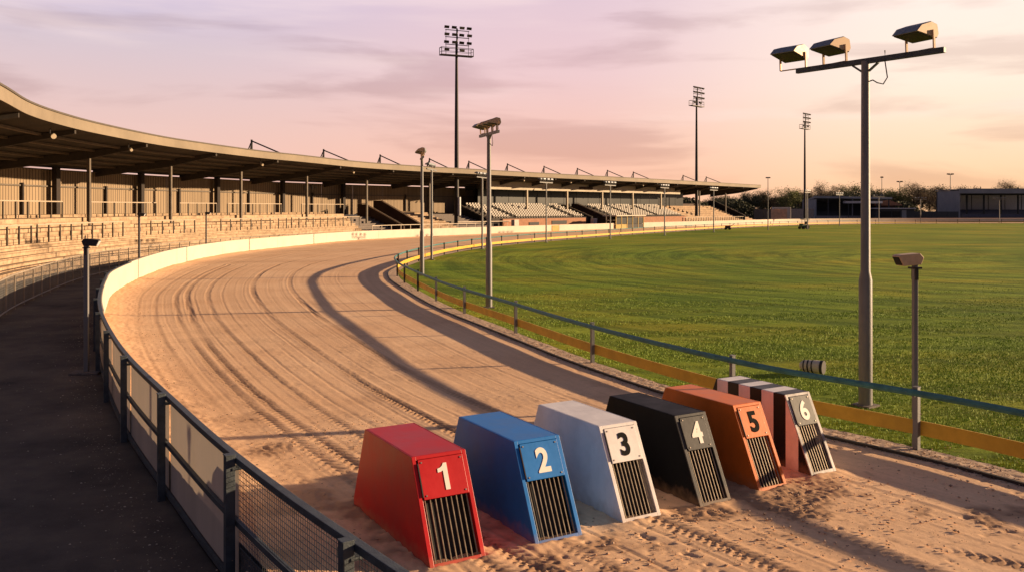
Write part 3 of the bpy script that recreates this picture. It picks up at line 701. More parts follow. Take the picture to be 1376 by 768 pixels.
# ------------------------------------------------------------------ grandstand
C = ROOF
gs = thing('grandstand', 'long curved covered grandstand with stepped terraces and pale fascia sweeping round the bend', 'grandstand', C.P(C.at_y(75), 6, 0))
E0, E1 = .5, C.len-.5
def rz(off): return 9.5-.115*off      # underside of the canopy
m = MB(); sweep(m, C, E0, E1, 1, [(-.25,9.52),(-.25,10.25),(-.18,10.25),(-.18,9.52)], closed=True, caps=True, uvs=True); m.build('fascia', M['fascia'], gs)
m = MB(); sweep(m, C, E0, E1, 1, rect(-.32,10.25,-.05,10.36), closed=True, caps=True); m.build('fascia_cap', M['capstrip'], gs)
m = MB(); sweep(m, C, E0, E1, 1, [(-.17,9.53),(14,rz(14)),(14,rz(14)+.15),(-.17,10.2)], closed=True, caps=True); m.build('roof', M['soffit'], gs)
for o_ in (2.2, 4.4, 6.6, 8.8, 11.0):
    m = MB(); sweep(m, C, E0, E1, 1.5, rect(o_,rz(o_)-.18,o_+.3,rz(o_)-.02), closed=True, caps=True); m.build('purlin', M['purlin'], gs)
sA = C.at_px(497, 1); sV0, sV1 = C.at_px(541, 1), C.at_px(563, 1); sG = C.at_px(616, 1); sS0 = C.at_px(664, 1); sW0, sW1 = C.at_px(793, 1), C.at_px(812, 1); sS1 = C.at_px(922, 1); sR = C.at_px(1003, 1)
def steps(n, o0, z0, o1, z1):
    p = []; dr = (z1-z0)/n; dd = (o1-o0)/n
    for k in range(n): p += [(o0+dd*k, z0+dr*k), (o0+dd*k, z0+dr*(k+1))]
    p.append((o1, z1)); return p
T = steps(11, .4, -.5, 6.0, 3.2)
prof = T+[(9.0,3.2),(9.0,3.42),(13.3,3.42),(13.3,-.5)]
m = MB(); sweep(m, C, E0, sA, 1, prof, closed=True, caps=True, uvs=True); m.build('terrace', M['terrace'], gs)
prof2 = steps(8, 1.2, .2, 8.0, 2.7)+[(13.3,2.9),(13.3,-.5),(1.2,-.5)]
m = MB(); sweep(m, C, sA+.1, sV0-.1, 1, prof2, closed=True, caps=True, uvs=True); m.build('stairway', M['concrete'], gs)
m = MB(); sweep(m, C, sV1+.1, sG, 1, steps(9, 1.4, .9, 8.5, 3.3)+[(13.3,3.5),(13.3,-.5),(1.4,-.5)], closed=True, caps=True, uvs=True); m.build('terrace', M['terrace'], gs)
m = MB(); sweep(m, C, sG+.05, sS0-.1, 1, steps(9, 1.4, .9, 8.5, 3.0)+[(13.3,3.2),(13.3,-.5),(1.4,-.5)], closed=True, caps=True, uvs=True); m.build('terrace', M['concrete'], gs)
def radial_wall(t, o0, z0, o1, z1, nm='side_wall', mt='brown', th=.25, top=None):
    m = MB(); a = [C.P(t, o0, -.4), C.P(t, o0, z0), C.P(t, o1, z1), C.P(t, o1+1.5, z1), C.P(t, o1+1.5, -.4)]
    d = Vector((math.cos(C.ang(t)), math.sin(C.ang(t)), 0))*th; b0 = m.add(a); b1 = m.add([p+d for p in a])
    for i in range(5): m.face([b0+i, b0+(i+1) % 5, b1+(i+1) % 5, b1+i])
    m.face([b0+i for i in range(5)]); m.face([b1+i for i in range(5)]); w = m.build(nm, M[mt], gs)
    h = MB(); h.tube([p+d*.5+Vector((0,0,.14)) for p in (a[1], a[2], a[3])], .06, 6); h.build('handrail', M['handrail'], gs)
radial_wall(sV0, .8, 1.3, 8.5, 4.6); radial_wall(sV1, .8, 1.6, 9.0, 5.2)
radial_wall(sW0, .6, 2.2, 7.5, 4.7, mt='black'); radial_wall(sW1, .6, 2.3, 7.5, 4.9); radial_wall(sR-2, .6, 2.0, 9.5, 6.0, mt='black')
radial_wall(sS0-.4, 1.0, 1.6, 8, 4.4, mt='black')
# seating decks with brick fronts
SN = 8
def deck(a, b):
    m = MB(); sweep(m, C, a, b, 1, steps(SN, 1.4, 2.0, 8.2, 4.35)+[(9.5,4.35),(9.5,-.5),(1.4,-.5)], closed=True, caps=True); m.build('seating_deck', M['deck'], gs)
deck(sS0, sW0-.05); deck(sW1+.3, sS1)
for a, b in ((sS0+2.5, sW0-1.5), (sW1+4, sS1)):
    m = MB(); sweep(m, C, a, b, 1, rect(1.0,-.5,1.36,2.15), closed=True, caps=True); m.build('front_wall', M['brick'], gs)
m = MB(); sweep(m, C, sS1+.2, sR-2.2, 1, steps(12, 1.0, .8, 10, 4.6)+[(13.3,4.8),(13.3,-.5),(1.0,-.5)], closed=True, caps=True, uvs=True); m.build('terrace', M['terrace'], gs)
m = MB(); sweep(m, C, sR-1.6, C.len-1, 1, steps(6, 1.0, .6, 7, 2.6)+[(9,2.6),(9,-.5),(1.0,-.5)], closed=True, caps=True, uvs=True); m.build('terrace', M['terrace'], gs)
# back wall of ribbed sheet, bay by bay, with a slit of daylight above it
bw1 = C.at_px(640, 13)
nb = 24; bs = np.linspace(E0, bw1, nb+1)
for a, b in zip(bs, bs[1:]):
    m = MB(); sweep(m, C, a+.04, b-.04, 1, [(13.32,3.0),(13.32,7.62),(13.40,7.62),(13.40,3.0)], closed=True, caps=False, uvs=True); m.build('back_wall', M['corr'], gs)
m = MB()
sweep(m, C, E0, bw1, 1, rect(13.18,6.0,13.30,6.14), closed=True, caps=True); sweep(m, C, E0, bw1, 1, rect(13.18,7.60,13.45,7.70), closed=True, caps=True); m.build('girt', M['column'], gs)
m = MB(); sweep(m, C, bw1, sS1+3, 1, rect(13.3,3.0,13.4,7.9), closed=True, caps=True); sweep(m, C, sS1+3, sR-2, 1, rect(13.3,3,13.4,5.2), closed=True, caps=True); m.build('back_wall', M['brown'], gs)
for px in (-60, 75, 190, 292, 380, 461, 580):
    t = C.at_px(px, 12.7); m = MB(); m.box(C.P(t, 12.7, 5.4), (.55,.5,4.9), C.ang(t)); m.build('rear_column', M['rearcol'], gs)
for px in (31, 143, 241, 335, 420, 545):
    t = C.at_px(px, 13.1); m = MB(); m.box(C.P(t, 13.12, 4.7), (.22,.2,3.2), C.ang(t)); m.build('wall_post', M['rearcol'], gs)
fc = [(-110,5),(0,5),(119,5),(229,5),(324,5),(412,5),(493,5),(577,5),(615,4),(647,5),(940,4),(975,5)]
for px, of in fc:
    t = C.at_px(px, of)
    if px not in (615, 0): m = MB(); m.box(C.P(t, of, 4.9), (.26,.26,8.05), C.ang(t)); m.build('column', M['column'], gs)
rs = sorted([C.at_px(px, 5) for px in (-110, 0, 119, 229, 324, 412, 493, 577)])
rs += list(np.linspace(rs[-1], E1-2, 14))[1:]
for t in rs:
    m = MB(); a = C.ang(t); dx = Vector((math.cos(a), math.sin(a), 0))*.14
    pts = [(0.,rz(0)-.02),(13.6,rz(13.6)-.02),(13.6,rz(13.6)-.75),(5.5,rz(5.5)-.75),(0.,rz(0)-.28)]
    b0 = m.add([C.P(t, o_, z)-dx for o_, z in pts]); b1 = m.add([C.P(t, o_, z)+dx for o_, z in pts])
    for i in range(5): m.face([b0+i, b0+(i+1) % 5, b1+(i+1) % 5, b1+i])
    m.face([b0+i for i in range(5)]); m.face([b1+i for i in range(5)]); m.build('rafter', M['beamwood'], gs)
    if t > 3:
        m = MB(); sweep(m, C, t-.14, t+.14, .3, rect(5.4,rz(5.4)-.81,.0,rz(0)-.34), closed=False); 
for px in (338, 435, 511, 577, 630, 682, 731, 776, 816, 851, 918, 949):
    t = C.at_px(px, 4.2); m = MB(); top = C.P(t, 4.2, 12.0)
    m.tube([C.P(t, 4.2, 9.6), top], .12, 6); m.tube([C.P(t, 5.2, 9.8), C.P(t, 4.3, 11.6)], .07, 5); m.tube([top-Vector((0,0,.15)), C.P(t, .2, 10.3)], .085, 6)
    m.tube([C.P(t-.7, 4.2, 9.8), C.P(t, 4.2, 11.6)], .05, 5)
    m.build('roof_stay', M['dark'], gs)
# gantry beam, glazed boxes
a, b = C.at_px(655, 5.4), C.at_px(914, 5.4)
m = MB(); sweep(m, C, a, b, 1, rect(5.4,7.35,5.7,8.78), closed=True, caps=True); m.build('gantry_beam', M['creambeam'], gs)
for px in (708, 762, 809, 850, 888):
    t = C.at_px(px, 5.3); m = MB(); m.box(C.P(t, 5.3, 5.55), (.34,.34,3.7), C.ang(t)); m.build('column', M['creambeam'], gs)
a, b = C.at_px(642, 9.3), C.at_px(918, 9.3); ws = np.linspace(a, b, 19)
for i, (p, q) in enumerate(zip(ws, ws[1:])):
    m = MB(); sweep(m, C, p+.06, q-.06, 1, rect(9.30,4.4,9.36,7.6), closed=True, caps=True); w = m.build('window', M['glass'], gs)
    m = MB(); sweep(m, C, p-.06, p+.06, .3, rect(9.2,4.4,9.4,7.6), closed=True, caps=True); sweep(m, C, p+.07, q-.07, 1, rect(9.22,5.35,9.29,5.47), closed=True, caps=True)
    m.build('window_frame', M['galv_dark'] if i % 3 else M['creambeam'], w)
m = MB(); sweep(m, C, a, b, 1, rect(9.2,7.6,9.6,8.38), closed=True, caps=True); m.build('box_fascia', M['beamwood'], gs)
t = C.at_px(788, 5.2); m = MB(); sweep(m, C, t-2.4, t+2.4, 1, rect(5.2,7.75,5.38,8.3), closed=True, caps=True); so = m.build('sign_board', M['brown'], gs)
m = MB()
for k in range(8): m.box(C.P(t-1.3+k*.36, 5.18, 8.03), (.2,.03,.22 if k else .32), C.ang(t))
m.build('lettering', M['handrail'], so)
for px, w_, z0, z1 in ((752,2.4,.95+.1,1.7),(718,1.5,1.0,1.5)):
    t = C.at_px(px, .9); m = MB(); sweep(m, C, t-w_, t+w_, 1, rect(.9,z0,.98,z1), closed=True, caps=True); m.build('notice_board', M['black'], gs)
t = C.at_px(417, 13.2); m = MB()
for k, (w_, h_) in enumerate(((.25,.8),(.45,.5),(.3,.6),(.25,.3))): m.box(C.P(t-1+k*.65, 13.15, 6.9+.08*k), (w_,.04,h_), C.ang(t))
m.build('wall_lettering', M['galv'], gs)
m = MB(); sweep(m, C, C.at_px(500, .6), C.at_px(652, .6), 1, rect(.55,1.50,.62,1.58), closed=True, caps=True); sweep(m, C, C.at_px(615, .6), C.at_px(688, .6), 1, rect(.55,1.75,.62,1.84), closed=True, caps=True)
for t in np.arange(C.at_px(500, .6), C.at_px(688, .6), 2.2): m.box(C.P(t, .58, .6), (.07,.07,1.9), C.ang(t))
m.build('front_railing', M['handrail'], gs)

# canopy lamps
for k, (px, lab) in enumerate(((67,'pale floodlight under the canopy edge nearest the left side of the photo'),(173,'small floodlight under the canopy, second from the left'),(350,'small round floodlight under the canopy above the middle of the terrace'),(473,'small round floodlight under the canopy above the brown stair wall'),(703,'small lamp under the canopy left of the seating block sign'),(766,'small bright lamp under the canopy just left of the dark sign'),(863,'small bright lamp under the canopy right of the dark sign'))):
    t = C.at_px(px, .9); L_ = thing('canopy_lamp', lab, 'floodlight', C.P(t, .9, rz(.9)), 'floodlights under the canopy')
    r = .12 if k != 0 else .17
    m = MB(); m.tube([C.P(t, .9, rz(.9)), C.P(t, .9, rz(.9)-.35)], .04, 6); m.build('bracket', M['dark'], L_)
    m = MB(); c = C.P(t, .7, rz(.9)-.5); d = Vector((.6,-.6,-.35)).normalized(); m.tube([c-d*.22, c-d*.05, c+d*.15], [.08, r, r*1.05], 10); m.build('lamp_head', M['bulb'], L_, smooth=True)

# seats in rows: the individuals nearest first, the rest as one object
def seat_proto():
    m = MB(); m.box((0,.10,.28), (.42,.40,.06)); m.box((0,.31,.46), (.42,.07,.28)); m.box((0,.28,.14), (.10,.08,.27)); o = m.build('stand_seat', M['seat']); return o
sp_ = seat_proto(); cands = []
rows_ = [(1.4+(8.2-1.4)/SN*(k+.45), 2.0+(4.35-2.0)/SN*(k+1)) for k in range(SN)]
blocks = [(sS0+1, C.at_px(688, 1.8), 'left'), (C.at_px(694, 1.8), C.at_px(766, 1.8), 'middle'), (C.at_px(772, 1.8), sW0-.6, 'stair side'), (sW1+4.5, C.at_px(846, 1.8), 'far left'), (C.at_px(850, 1.8), C.at_px(880, 1.8), 'far middle'), (C.at_px(884, 1.8), sS1-.4, 'far right')]
nth = ['front','second','third','fourth','fifth','sixth','seventh','back']
for bi, (a, b, bn) in enumerate(blocks):
    for k, (o_, z) in enumerate(rows_):
        n = int((b-a)/.78)
        for j in range(n): cands.append((a+.78*(j+.5), o_, z, bi, k))
cands.sort(key=lambda c: c[0]); rest = MB(); first = True
bdesc = ['left block beside the dark wall', 'long block above the brick wall', 'short block before the stair gap', 'block right of the stair gap', 'far middle block', 'farthest block']
used = 0
for (t, o_, z, bi, k) in cands:
    p = C.P(t, o_, z); a = C.ang(t)
    if used < 295:
        s = sp_ if first else sp_.copy()
        if not first: col.objects.link(s)
        first = False; used += 1
        s.location = p; s.rotation_euler = (0, 0, a)
        tag(s, 'white seat in the %s row of the %s' % (nth[k], bdesc[bi]), 'seat', '%s row seats, %s' % (nth[k], bdesc[bi]))
    else:
        Rm = Matrix.Translation(p) @ Matrix.Rotation(a, 4, 'Z')
        rest.box((0,.10,.28), (.42,.40,.06), mtx=Rm); rest.box((0,.31,.46), (.42,.07,.28), mtx=Rm)
o = rest.build('seat_rows', M['seat'], recalc=False); tag(o, 'remaining rows of white plastic seats further along the grandstand', 'seats', kind='stuff')

# crush barriers on the terrace
def barrier(t0, t1, off, z, h, label, gap=1.75, name='crush_barrier'):
    b = thing(name, label, 'barrier', C.P(t0, off, z), 'crush barriers on the terrace')
    m = MB(); m.tube([C.P(t, off, z+h) for t in np.linspace(t0, t1, max(2, int((t1-t0)/1.2)+1))], .055, 6); m.build('top_rail', M['handrail'], b, smooth=True)
    n = max(1, round((t1-t0)/gap))
    for k in range(n+1):
        t = t0+(t1-t0)*k/n; m = MB(); m.box(C.P(t, off, z+h/2-.01), (.10,.10,h-.05), C.ang(t)); m.build('post', M['column'], b)
def zoff(o_):
    return -.5+(math.floor((o_-.4)/(5.6/11))+1)*(3.7/11)
zb = zoff(3.1)
for (a, b, lab) in ((-40, 42, 'long front row crush barrier at the far left of the terrace'), (50, 165, 'front row crush barrier behind the walkway lamp post'), (203, 262, 'front row crush barrier in the middle of the left terrace'), (297, 385, 'front row crush barrier left of the stair section'), (392, 483, 'front row crush barrier ending at the brown stair wall')):
    barrier(C.at_px(a, 3.1), C.at_px(b, 3.1), 3.1, zb, 1.3, lab)
for (a, b, lab) in ((-50, 84, 'back row crush barrier at the far left of the terrace'), (122, 210, 'second back row crush barrier from the left'), (241, 291, 'third back row crush barrier from the left'), (306, 378, 'fourth back row crush barrier from the left'), (405, 462, 'back row crush barrier nearest the brown stair wall')):
    barrier(C.at_px(a, 6.6), C.at_px(b, 6.6), 6.6, 3.2, 1.35, lab)
barrier(C.at_px(918, .9), C.at_px(1000, .9), .9, .8, 1.0, 'low barrier in front of the lit far terrace under the roof end', gap=1.4)
# clutter on the terrace top
for k in range(9):
    pass

# ------------------------------------------------------------------ floodlight towers
def tower(X, Y, zb_, Ht, label, rzz):
    t = thing('floodlight_tower', label, 'floodlight tower', (X, Y, zb_), 'tall floodlight towers', rz=rzz, local=True)
    m = MB(); m.tube([(0,0,0),(0,0,Ht*.5),(0,0,Ht-2)], [.42,.32,.20], 12); m.build('pole', M['dark'], t, smooth=True)
    m = MB(); m.box((0,0,Ht-4.4), (4.6,1.0,.16))
    for x in (-2.25,2.25):
        for y in (-.45,.45): m.tube([(x,y,Ht-4.4),(x,y,Ht-3.2)], .05, 5)
    for y in (-.45,.45): m.tube([(-2.25,y,Ht-3.2),(2.25,y,Ht-3.2)], .045, 5); m.tube([(-2.25,y,Ht-3.8),(2.25,y,Ht-3.8)], .035, 5)
    m.tube([(-2.25,-.45,Ht-3.2),(-2.25,.45,Ht-3.2)], .045, 5); m.tube([(2.25,-.45,Ht-3.2),(2.25,.45,Ht-3.2)], .045, 5)
    m.build('platform', M['dark'], t)
    m = MB(); m.tube([(0,-.2,Ht-4.5),(0,-.2,Ht)], .12, 6)
    for z in (Ht-.35, Ht-1.5, Ht-2.7): m.tube([(-1.7,-.3,z),(1.7,-.3,z)], .07, 5)
    for x in (-1.6,1.6): m.tube([(x,-.3,Ht-4.4),(x,-.3,Ht-.3)], .035, 5)
    m.build('head_frame', M['dark'], t)
    for r, z in enumerate((Ht+.12, Ht-1.05, Ht-2.3, Ht-3.5)):
        for c in range(4):
            if (r, c) in ((3, 1), (3, 3)): continue
            m = MB(); x = -1.6+c*1.07; q = Matrix.Translation((x,-.5,z)) @ Matrix.Rotation(R_(24), 4, 'X') @ Matrix.Rotation(R_(random.uniform(-14,14)), 4, 'Z')
            pts = [(-.34,-.30,-.22),(.34,-.30,-.22),(.34,-.30,.22),(-.34,-.30,.22),(-.2,.22,-.12),(.2,.22,-.12),(.2,.22,.14),(-.2,.22,.14)]
            b = m.add([q @ Vector(p) for p in pts])
            for f in ((0,1,2,3),(4,7,6,5),(0,4,5,1),(1,5,6,2),(2,6,7,3),(3,7,4,0)): m.face([b+i for i in f])
            m.build('floodlight', M['dark'], t)
    for o in kids(t):
        if o.name.split('.')[0] in ('platform', 'head_frame', 'floodlight'): o.scale = (1.22, 1.1, 1)
    return t
Yt = C.P(C.at_px(613, 3), 3).y; tower(gx(613.5, Yt), Yt, .0, (280-39)*Yt/F+4, 'tallest looking floodlight tower rising through the grandstand roof', R_(24))
Yt = C.P(C.at_px(935, 4), 4).y; tower(gx(936, Yt), Yt, .0, (280-119)*Yt/F+4, 'floodlight tower rising behind the far end of the grandstand roof', R_(48))
tower(gx(1081.5, 266), 266, -.5, (280-154)*266/F+4.5, 'floodlight tower standing clear in the open beyond the green mower', R_(48))
# white cabinet fixed on the first tower column
t = C.at_px(617, 2.2); m = MB(); m.box(C.P(t, 2.2, 4.3), (.9,.35,3.0), C.ang(t)+.5); o = m.build('cabinet', M['tin'], bevel=.03); tag(o, 'tall pale cabinet hung beside the column of the nearest floodlight tower', 'cabinet')

# ------------------------------------------------------------------ infield lamp posts
def lamp_head(parent, c, yaw, tilt, s=1.0, fine=True):
    """floodlight: wedge housing, open face down and outwards (-y local)"""
    q = Matrix.Translation(c) @ Matrix.Rotation(yaw, 4, 'Z') @ Matrix.Rotation(tilt, 4, 'X')
    W = (.30 if fine else .36)*s
    # profile in y-z : visor-like housing
    pr = [(-.36,-.11),(-.25,.05),(.02,.19),(.20,.17),(.27,-.02),(.24,-.11)]
    m = MB(); m.prism([(a*s, b*s) for a, b in pr], -W, W, lambda a, b, t: q @ Vector((t, a, b))); h = m.build('lamp_head', M['lampshell'], parent, bevel=.012 if fine else 0)
    m = MB(); m.box((0, -.045*s, -.115*s), (2*W*.92, .54*s, .02), mtx=q); m.build('glass', M['lampglass'], h)
    if fine:
        for sx in (-1, 1):
            m = MB(); m.prism([(a*s*.94, b*s*.90) for a, b in pr], sx*W, sx*(W+.012), lambda a, b, t: q @ Vector((t, a, b))); m.build('end_cap', M['lampcap'], h)
    m = MB(); cc = Vector(c)
    for sx in (-1, 1):
        top = q @ Vector((sx*(W+.03), .08*s, .02*s)); rot = Matrix.Rotation(yaw, 4, 'Z') @ Vector((sx*(W+.03), .10*s, 0))
        bot = Vector((c[0]+rot.x, c[1]+rot.y, c[2]-.36*s)); m.bar(top, bot, .03, .045)
        if sx == -1: b0 = bot
    m.bar(b0, bot, .045, .02); m.build('bracket', M['lampcap'] if fine else M['dark'], parent)

def lamp_post(X, Y, ht, label, s_t, near=False, nh=3, tw=0.0):
    a = RAIL.ang(s_t)+tw
    t = thing('lamp_post', label, 'lamp post', (X, Y, 0), 'lamp posts along the inner rail', rz=a, local=True)
    # local x along the arm (down-track), local +y to the track
    m = MB()
    if near or Y < 60: m.tube([(0,0,0),(0,0,2.55),(0,0,2.72),(0,0,ht)], [.135,.130,.095,.082], 14)
    else: m.tube([(0,0,0),(0,0,ht)], .10, 8, r2=.08)
    m.build('pole', M['pole'], t, smooth=True)
    m = MB(); m.box((0,0,.02), (.4,.4,.04)); m.build('base_plate', M['concrete'], t)
    AL = 1.62 if near else (1.3 if Y < 60 else 1.9)
    m = MB(); m.bar((-AL,0,ht), (AL,0,ht), .09, .11); m.bar((-.28,0,ht-.06), (0,0,ht-.26), .07, .03); m.bar((.28,0,ht-.06), (0,0,ht-.26), .07, .03); m.build('cross_arm', M['galv_dark'] if near else M['pole'], t, bevel=.006 if near else 0)
    xs = {3: (1.74, .74, -1.10), 4: (1.0,.35,-.35,-1.0), 5: (-1.6,-.6,.55,1.6)}[nh]
    for i, x in enumerate(xs):
        lamp_head(t, (x, .05, ht+.40), R_(180-12+ (14 if i == 0 else 0)), R_(-13+i*2), 0.95 if near else (.85 if Y < 60 else .62), near or Y < 60)
    if near or Y < 60:
        m = MB(); pts = [(-.42,0,ht+.16),(-.42,0,ht-.05),(-.46,-.02,ht-.38),(-.36,-.04,ht-.50),(-.24,-.02,ht-.46),(-.16,0,ht-.40),(-.07,0,ht-.42)]
        m.tube(pts, .013, 6); m.build('cable', M['dark'], t)
    return t
LP = [(1163,545,'nearest lamp post beside the striped starting box, three large heads on a cross arm',3),(657,413,'lamp post with a cluster of heads, right behind the yellow board on the bend',4),(567,370,'lamp post leftmost at the tip of the bend',4),(580,349,'lamp post just behind the leftmost one at the tip of the bend',4),(648,335,'lamp post just left of and behind the one with clustered heads',5),
      (734,326,'dark slim lamp post in front of the middle seating block',5),(820,321,'dark slim lamp post in front of the small cream hut',5),(893,316.5,'slim lamp post in front of the farthest seating block',5),(959,312.3,'slim lamp post in front of the lit far terrace',5),(1085,308.2,'slim lamp post beside the green mower',5),(1128,303.9,'slim lamp post on the far bend in front of the dark shed',5),(1181,300.3,'slim lamp post on the far side, just right of the nearest pole',5),(1237,299.9,'slim lamp post on the far side in front of the dark hedge',5),(1343,299.5,'short pale lamp post in front of the wide far right stand',5)]
for k, (px, py, lab, nh) in enumerate(LP):
    Y = H*F/(py-HZ); X = gx(px, Y); d = np.hypot(RAIL.x-X, RAIL.y-Y); st = float(RAIL.S[np.argmin(d)])
    lamp_post(X, Y, 6.98 if k == 0 else (7.0 if k < 12 else 6.4), lab, st, near=(k == 0), nh=nh, tw=R_(2) if k == 0 else 0)
Y = 160; t = thing('tall_lamp_pole', 'tall thin bare pole with a small head right of the roof tip', 'lamp post', (gx(1032, Y), Y, 0), local=True)
m = MB(); m.tube([(0,0,0),(0,0,gz(240, Y))], .10, 8, r2=.06); m.build('pole', M['pole'], t); m = MB(); m.box((0,0,gz(239,Y)), (.8,.3,.22)); m.build('lamp_head', M['lampshell'], t)

# camera / photo-finish post fixed by the rail
def sensor_post(loc, base_z, top_z, label, yaw, w=.075, head=True, foot=False):
    t = thing('sensor_post', label, 'post', (loc[0], loc[1], base_z), 'posts with a box head facing the track', rz=yaw, local=True); h = top_z-base_z
    m = MB(); m.box((0,0,h/2), (w,w,h)); m.build('pole', M['pole'], t, bevel=.008)
    m = MB(); m.box((0,0,h-.12), (.16,.16,.03)); m.box((0,0,h-.22), (.05,.13,.2)); m.bar((-.02,0,h-.02),(.22,0,h+.02), .04, .04); m.build('bracket', M['dark'], t)
    m = MB(); hh = [(-.04,.02),(.02,.10),(.36,.11),(.41,.09),(.34,-.08),(.02,-.09)]
    q = Matrix.Translation((-.06,0,h+.03)) @ Matrix.Rotation(R_(6), 4, 'Y')
    m.prism(hh, -.11, .11, lambda a, b, tt: q @ Vector((a, tt, b))); hd = m.build('box_head', M['lampcap'] if w < .08 else M['dark'], t, bevel=.01)
    m = MB(); m.prism([(.345,-.065),(.395,.075),(.412,.075),(.36,-.065)], -.09, .09, lambda a, b, tt: q @ Vector((a, tt, b))); m.build('lens', M['black'] if w < .08 else M['tin'], hd)
    if foot: m = MB(); m.box((0,0,.03), (.75,.55,.06)); m.build('foot', M['concrete'], t, bevel=.01)
    return t
p = RAIL.P(RAIL.at_px(1226, ymin=11, ymax=18), -.13)
sensor_post(p, 0, 3.12, 'square steel post clamped to the rail with a pale box camera on top', math.pi+.15)
wpx = [(116,501,322,'walkway post with dark box head and square foot, nearest the viewer'),(187,346,289,'slim walkway post with box head, middle one of three'),(277,339,287,'slim walkway post with box head, farthest of three')]
for k, (px, py, pt, lab) in enumerate(wpx):
    Y = 24.0 if k == 0 else (53 if k == 1 else 73)
    sensor_post((gx(px, Y), Y), -.5, gz(pt, Y)-.1 if k == 0 else gz(pt, Y), lab, R_(8), .115, foot=True)

# striped drum on the turf
Y = H*F/(502-HZ); t = thing('striped_drum', 'small black and white striped drum lying on the grass behind the rail', 'drum', (gx(1092, Y), Y, .17), rz=R_(-38), local=True)
m = MB(); m.tube([(-.30,0,0),(-.22,0,.01),(.10,0,.02),(.20,0,.02)], [.08,.14,.155,.155], 14); m.build('drum_body', M['whitewall'], t, smooth=True)
for x in (-.20,-.10,0.):
    m = MB(); m.tube([(x,0,.012),(x+.03,0,.014)], .158 if x > -.2 else .145, 14); m.build('black_band', M['black'], t, smooth=True)
m = MB(); m.tube([(.20,0,.02),(.27,0,.02)], .165, 14); m.build('end_cap', M['dark'], t, smooth=True)

# ------------------------------------------------------------------ small things along the far wall
t = WALL.at_px(747, -.2, ymin=90); m = MB(); sweep(m, WALL, t-1.1, t+1.1, .6, rect(-.16,-.0,-.10,1.05), closed=True, caps=True); o = m.build('advert_panel', M['yellowpanel']); tag(o, 'yellow panel fixed on the white wall below the brick front', 'panel')
for px, lab in ((692,'pale square cabinet behind the wall left of the brick front'),(798,'pale square cabinet behind the wall at the stair gap')):
    t = C.at_px(px, -1); m = MB(); m.box(C.P(t, -1, .95), (1.3,.7,2.2), C.ang(t)); o = m.build('cabinet', M['pinkbox'], bevel=.03); tag(o, lab, 'cabinet')
ta = WALL.at_px(824, .3, ymin=90); tb = WALL.at_px(861, .3, ymin=90)
hut = thing('track_hut', 'small cream flat roofed hut with dark windows built into the white wall', 'hut', WALL.P((ta+tb)/2, .5, 0))
m = MB(); sweep(m, WALL, ta-.4, tb+.4, 2, rect(-.7,2.45,2.4,2.65), closed=True, caps=True); m.build('roof', M['whitewall'], hut)
m = MB(); sweep(m, WALL, ta, tb, 2, rect(1.6,-.4,1.7,2.43), closed=True, caps=True); m.build('rear_wall', M['brown'], hut)
n = 5; hs = np.linspace(ta, tb, n+1)
for k, t in enumerate(hs):
    m = MB(); m.box(WALL.P(t, -.32, 1.2), (.16,.16,2.44), WALL.ang(t)); m.build('post', M['yellowpanel'], hut)
for a, b in zip(hs, hs[1:]):
    m = MB(); sweep(m, WALL, a+.12, b-.12, 1, rect(-.32,.95,-.28,2.2), closed=True, caps=True); m.build('window', M['glass'], hut)
    m = MB(); sweep(m, WALL, a+.12, b-.12, 1, rect(-.34,.05,-.27,.9), closed=True, caps=True); m.build('panel', M['black'] if a > hs[1] else M['yellowpanel'], hut)
# green mower and dark machine on the turf edge
Y = 168; X = gx(1080, Y); t = thing('ride_on_mower', 'green ride-on mower with white canopy parked on the far grass edge', 'mower', (X, Y, 0), rz=R_(20), local=True)
m = MB(); m.box((0,0,.55), (1.5,.9,.5)); m.box((-.55,0,.9), (.5,.7,.3)); m.build('body', M['green'], t, bevel=.06)
m = MB(); m.box((.3,0,.95), (.45,.5,.12)); m.box((.5,0,1.2), (.1,.5,.45)); m.build('seat', M['black'], t, bevel=.03)
for x in (-.1,.7):
    for y in (-.4,.4): m = MB(); m.tube([(x,y,.7),(x,y,1.85)], .035, 6); m.build('canopy_post', M['dark'], t)
m = MB(); m.box((.3,0,1.9), (1.3,1.15,.22)); m.build('canopy', M['whitewall'], t, bevel=.03)
for x, y, r in ((-.55,-.5,.28),(-.55,.5,.28),(.5,-.5,.4),(.5,.5,.4)):
    m = MB(); m.tube([(x,y-.1,r),(x,y+.1,r)], r, 14); m.build('wheel', M['rubber'], t, smooth=True)
Y = 163; X = gx(978, Y); t = thing('line_marking_trolley', 'small dark red trolley standing on the grass edge below the roof end', 'trolley', (X, Y, 0), rz=R_(-20), local=True)
m = MB(); m.box((0,0,.5), (1.0,.6,.5)); m.build('tank', M['redpaint'], t, bevel=.05)
m = MB(); m.tube([(.5,-.25,.6),(1.2,-.25,1.15),(1.2,.25,1.15),(.5,.25,.6)], .04, 6); m.build('handle', M['dark'], t)
for x in (-.35,.35):
    for y in (-.36,.36): m = MB(); m.tube([(x,y-.06,.24),(x,y+.06,.24)], .24, 12); m.build('wheel', M['rubber'], t, smooth=True)

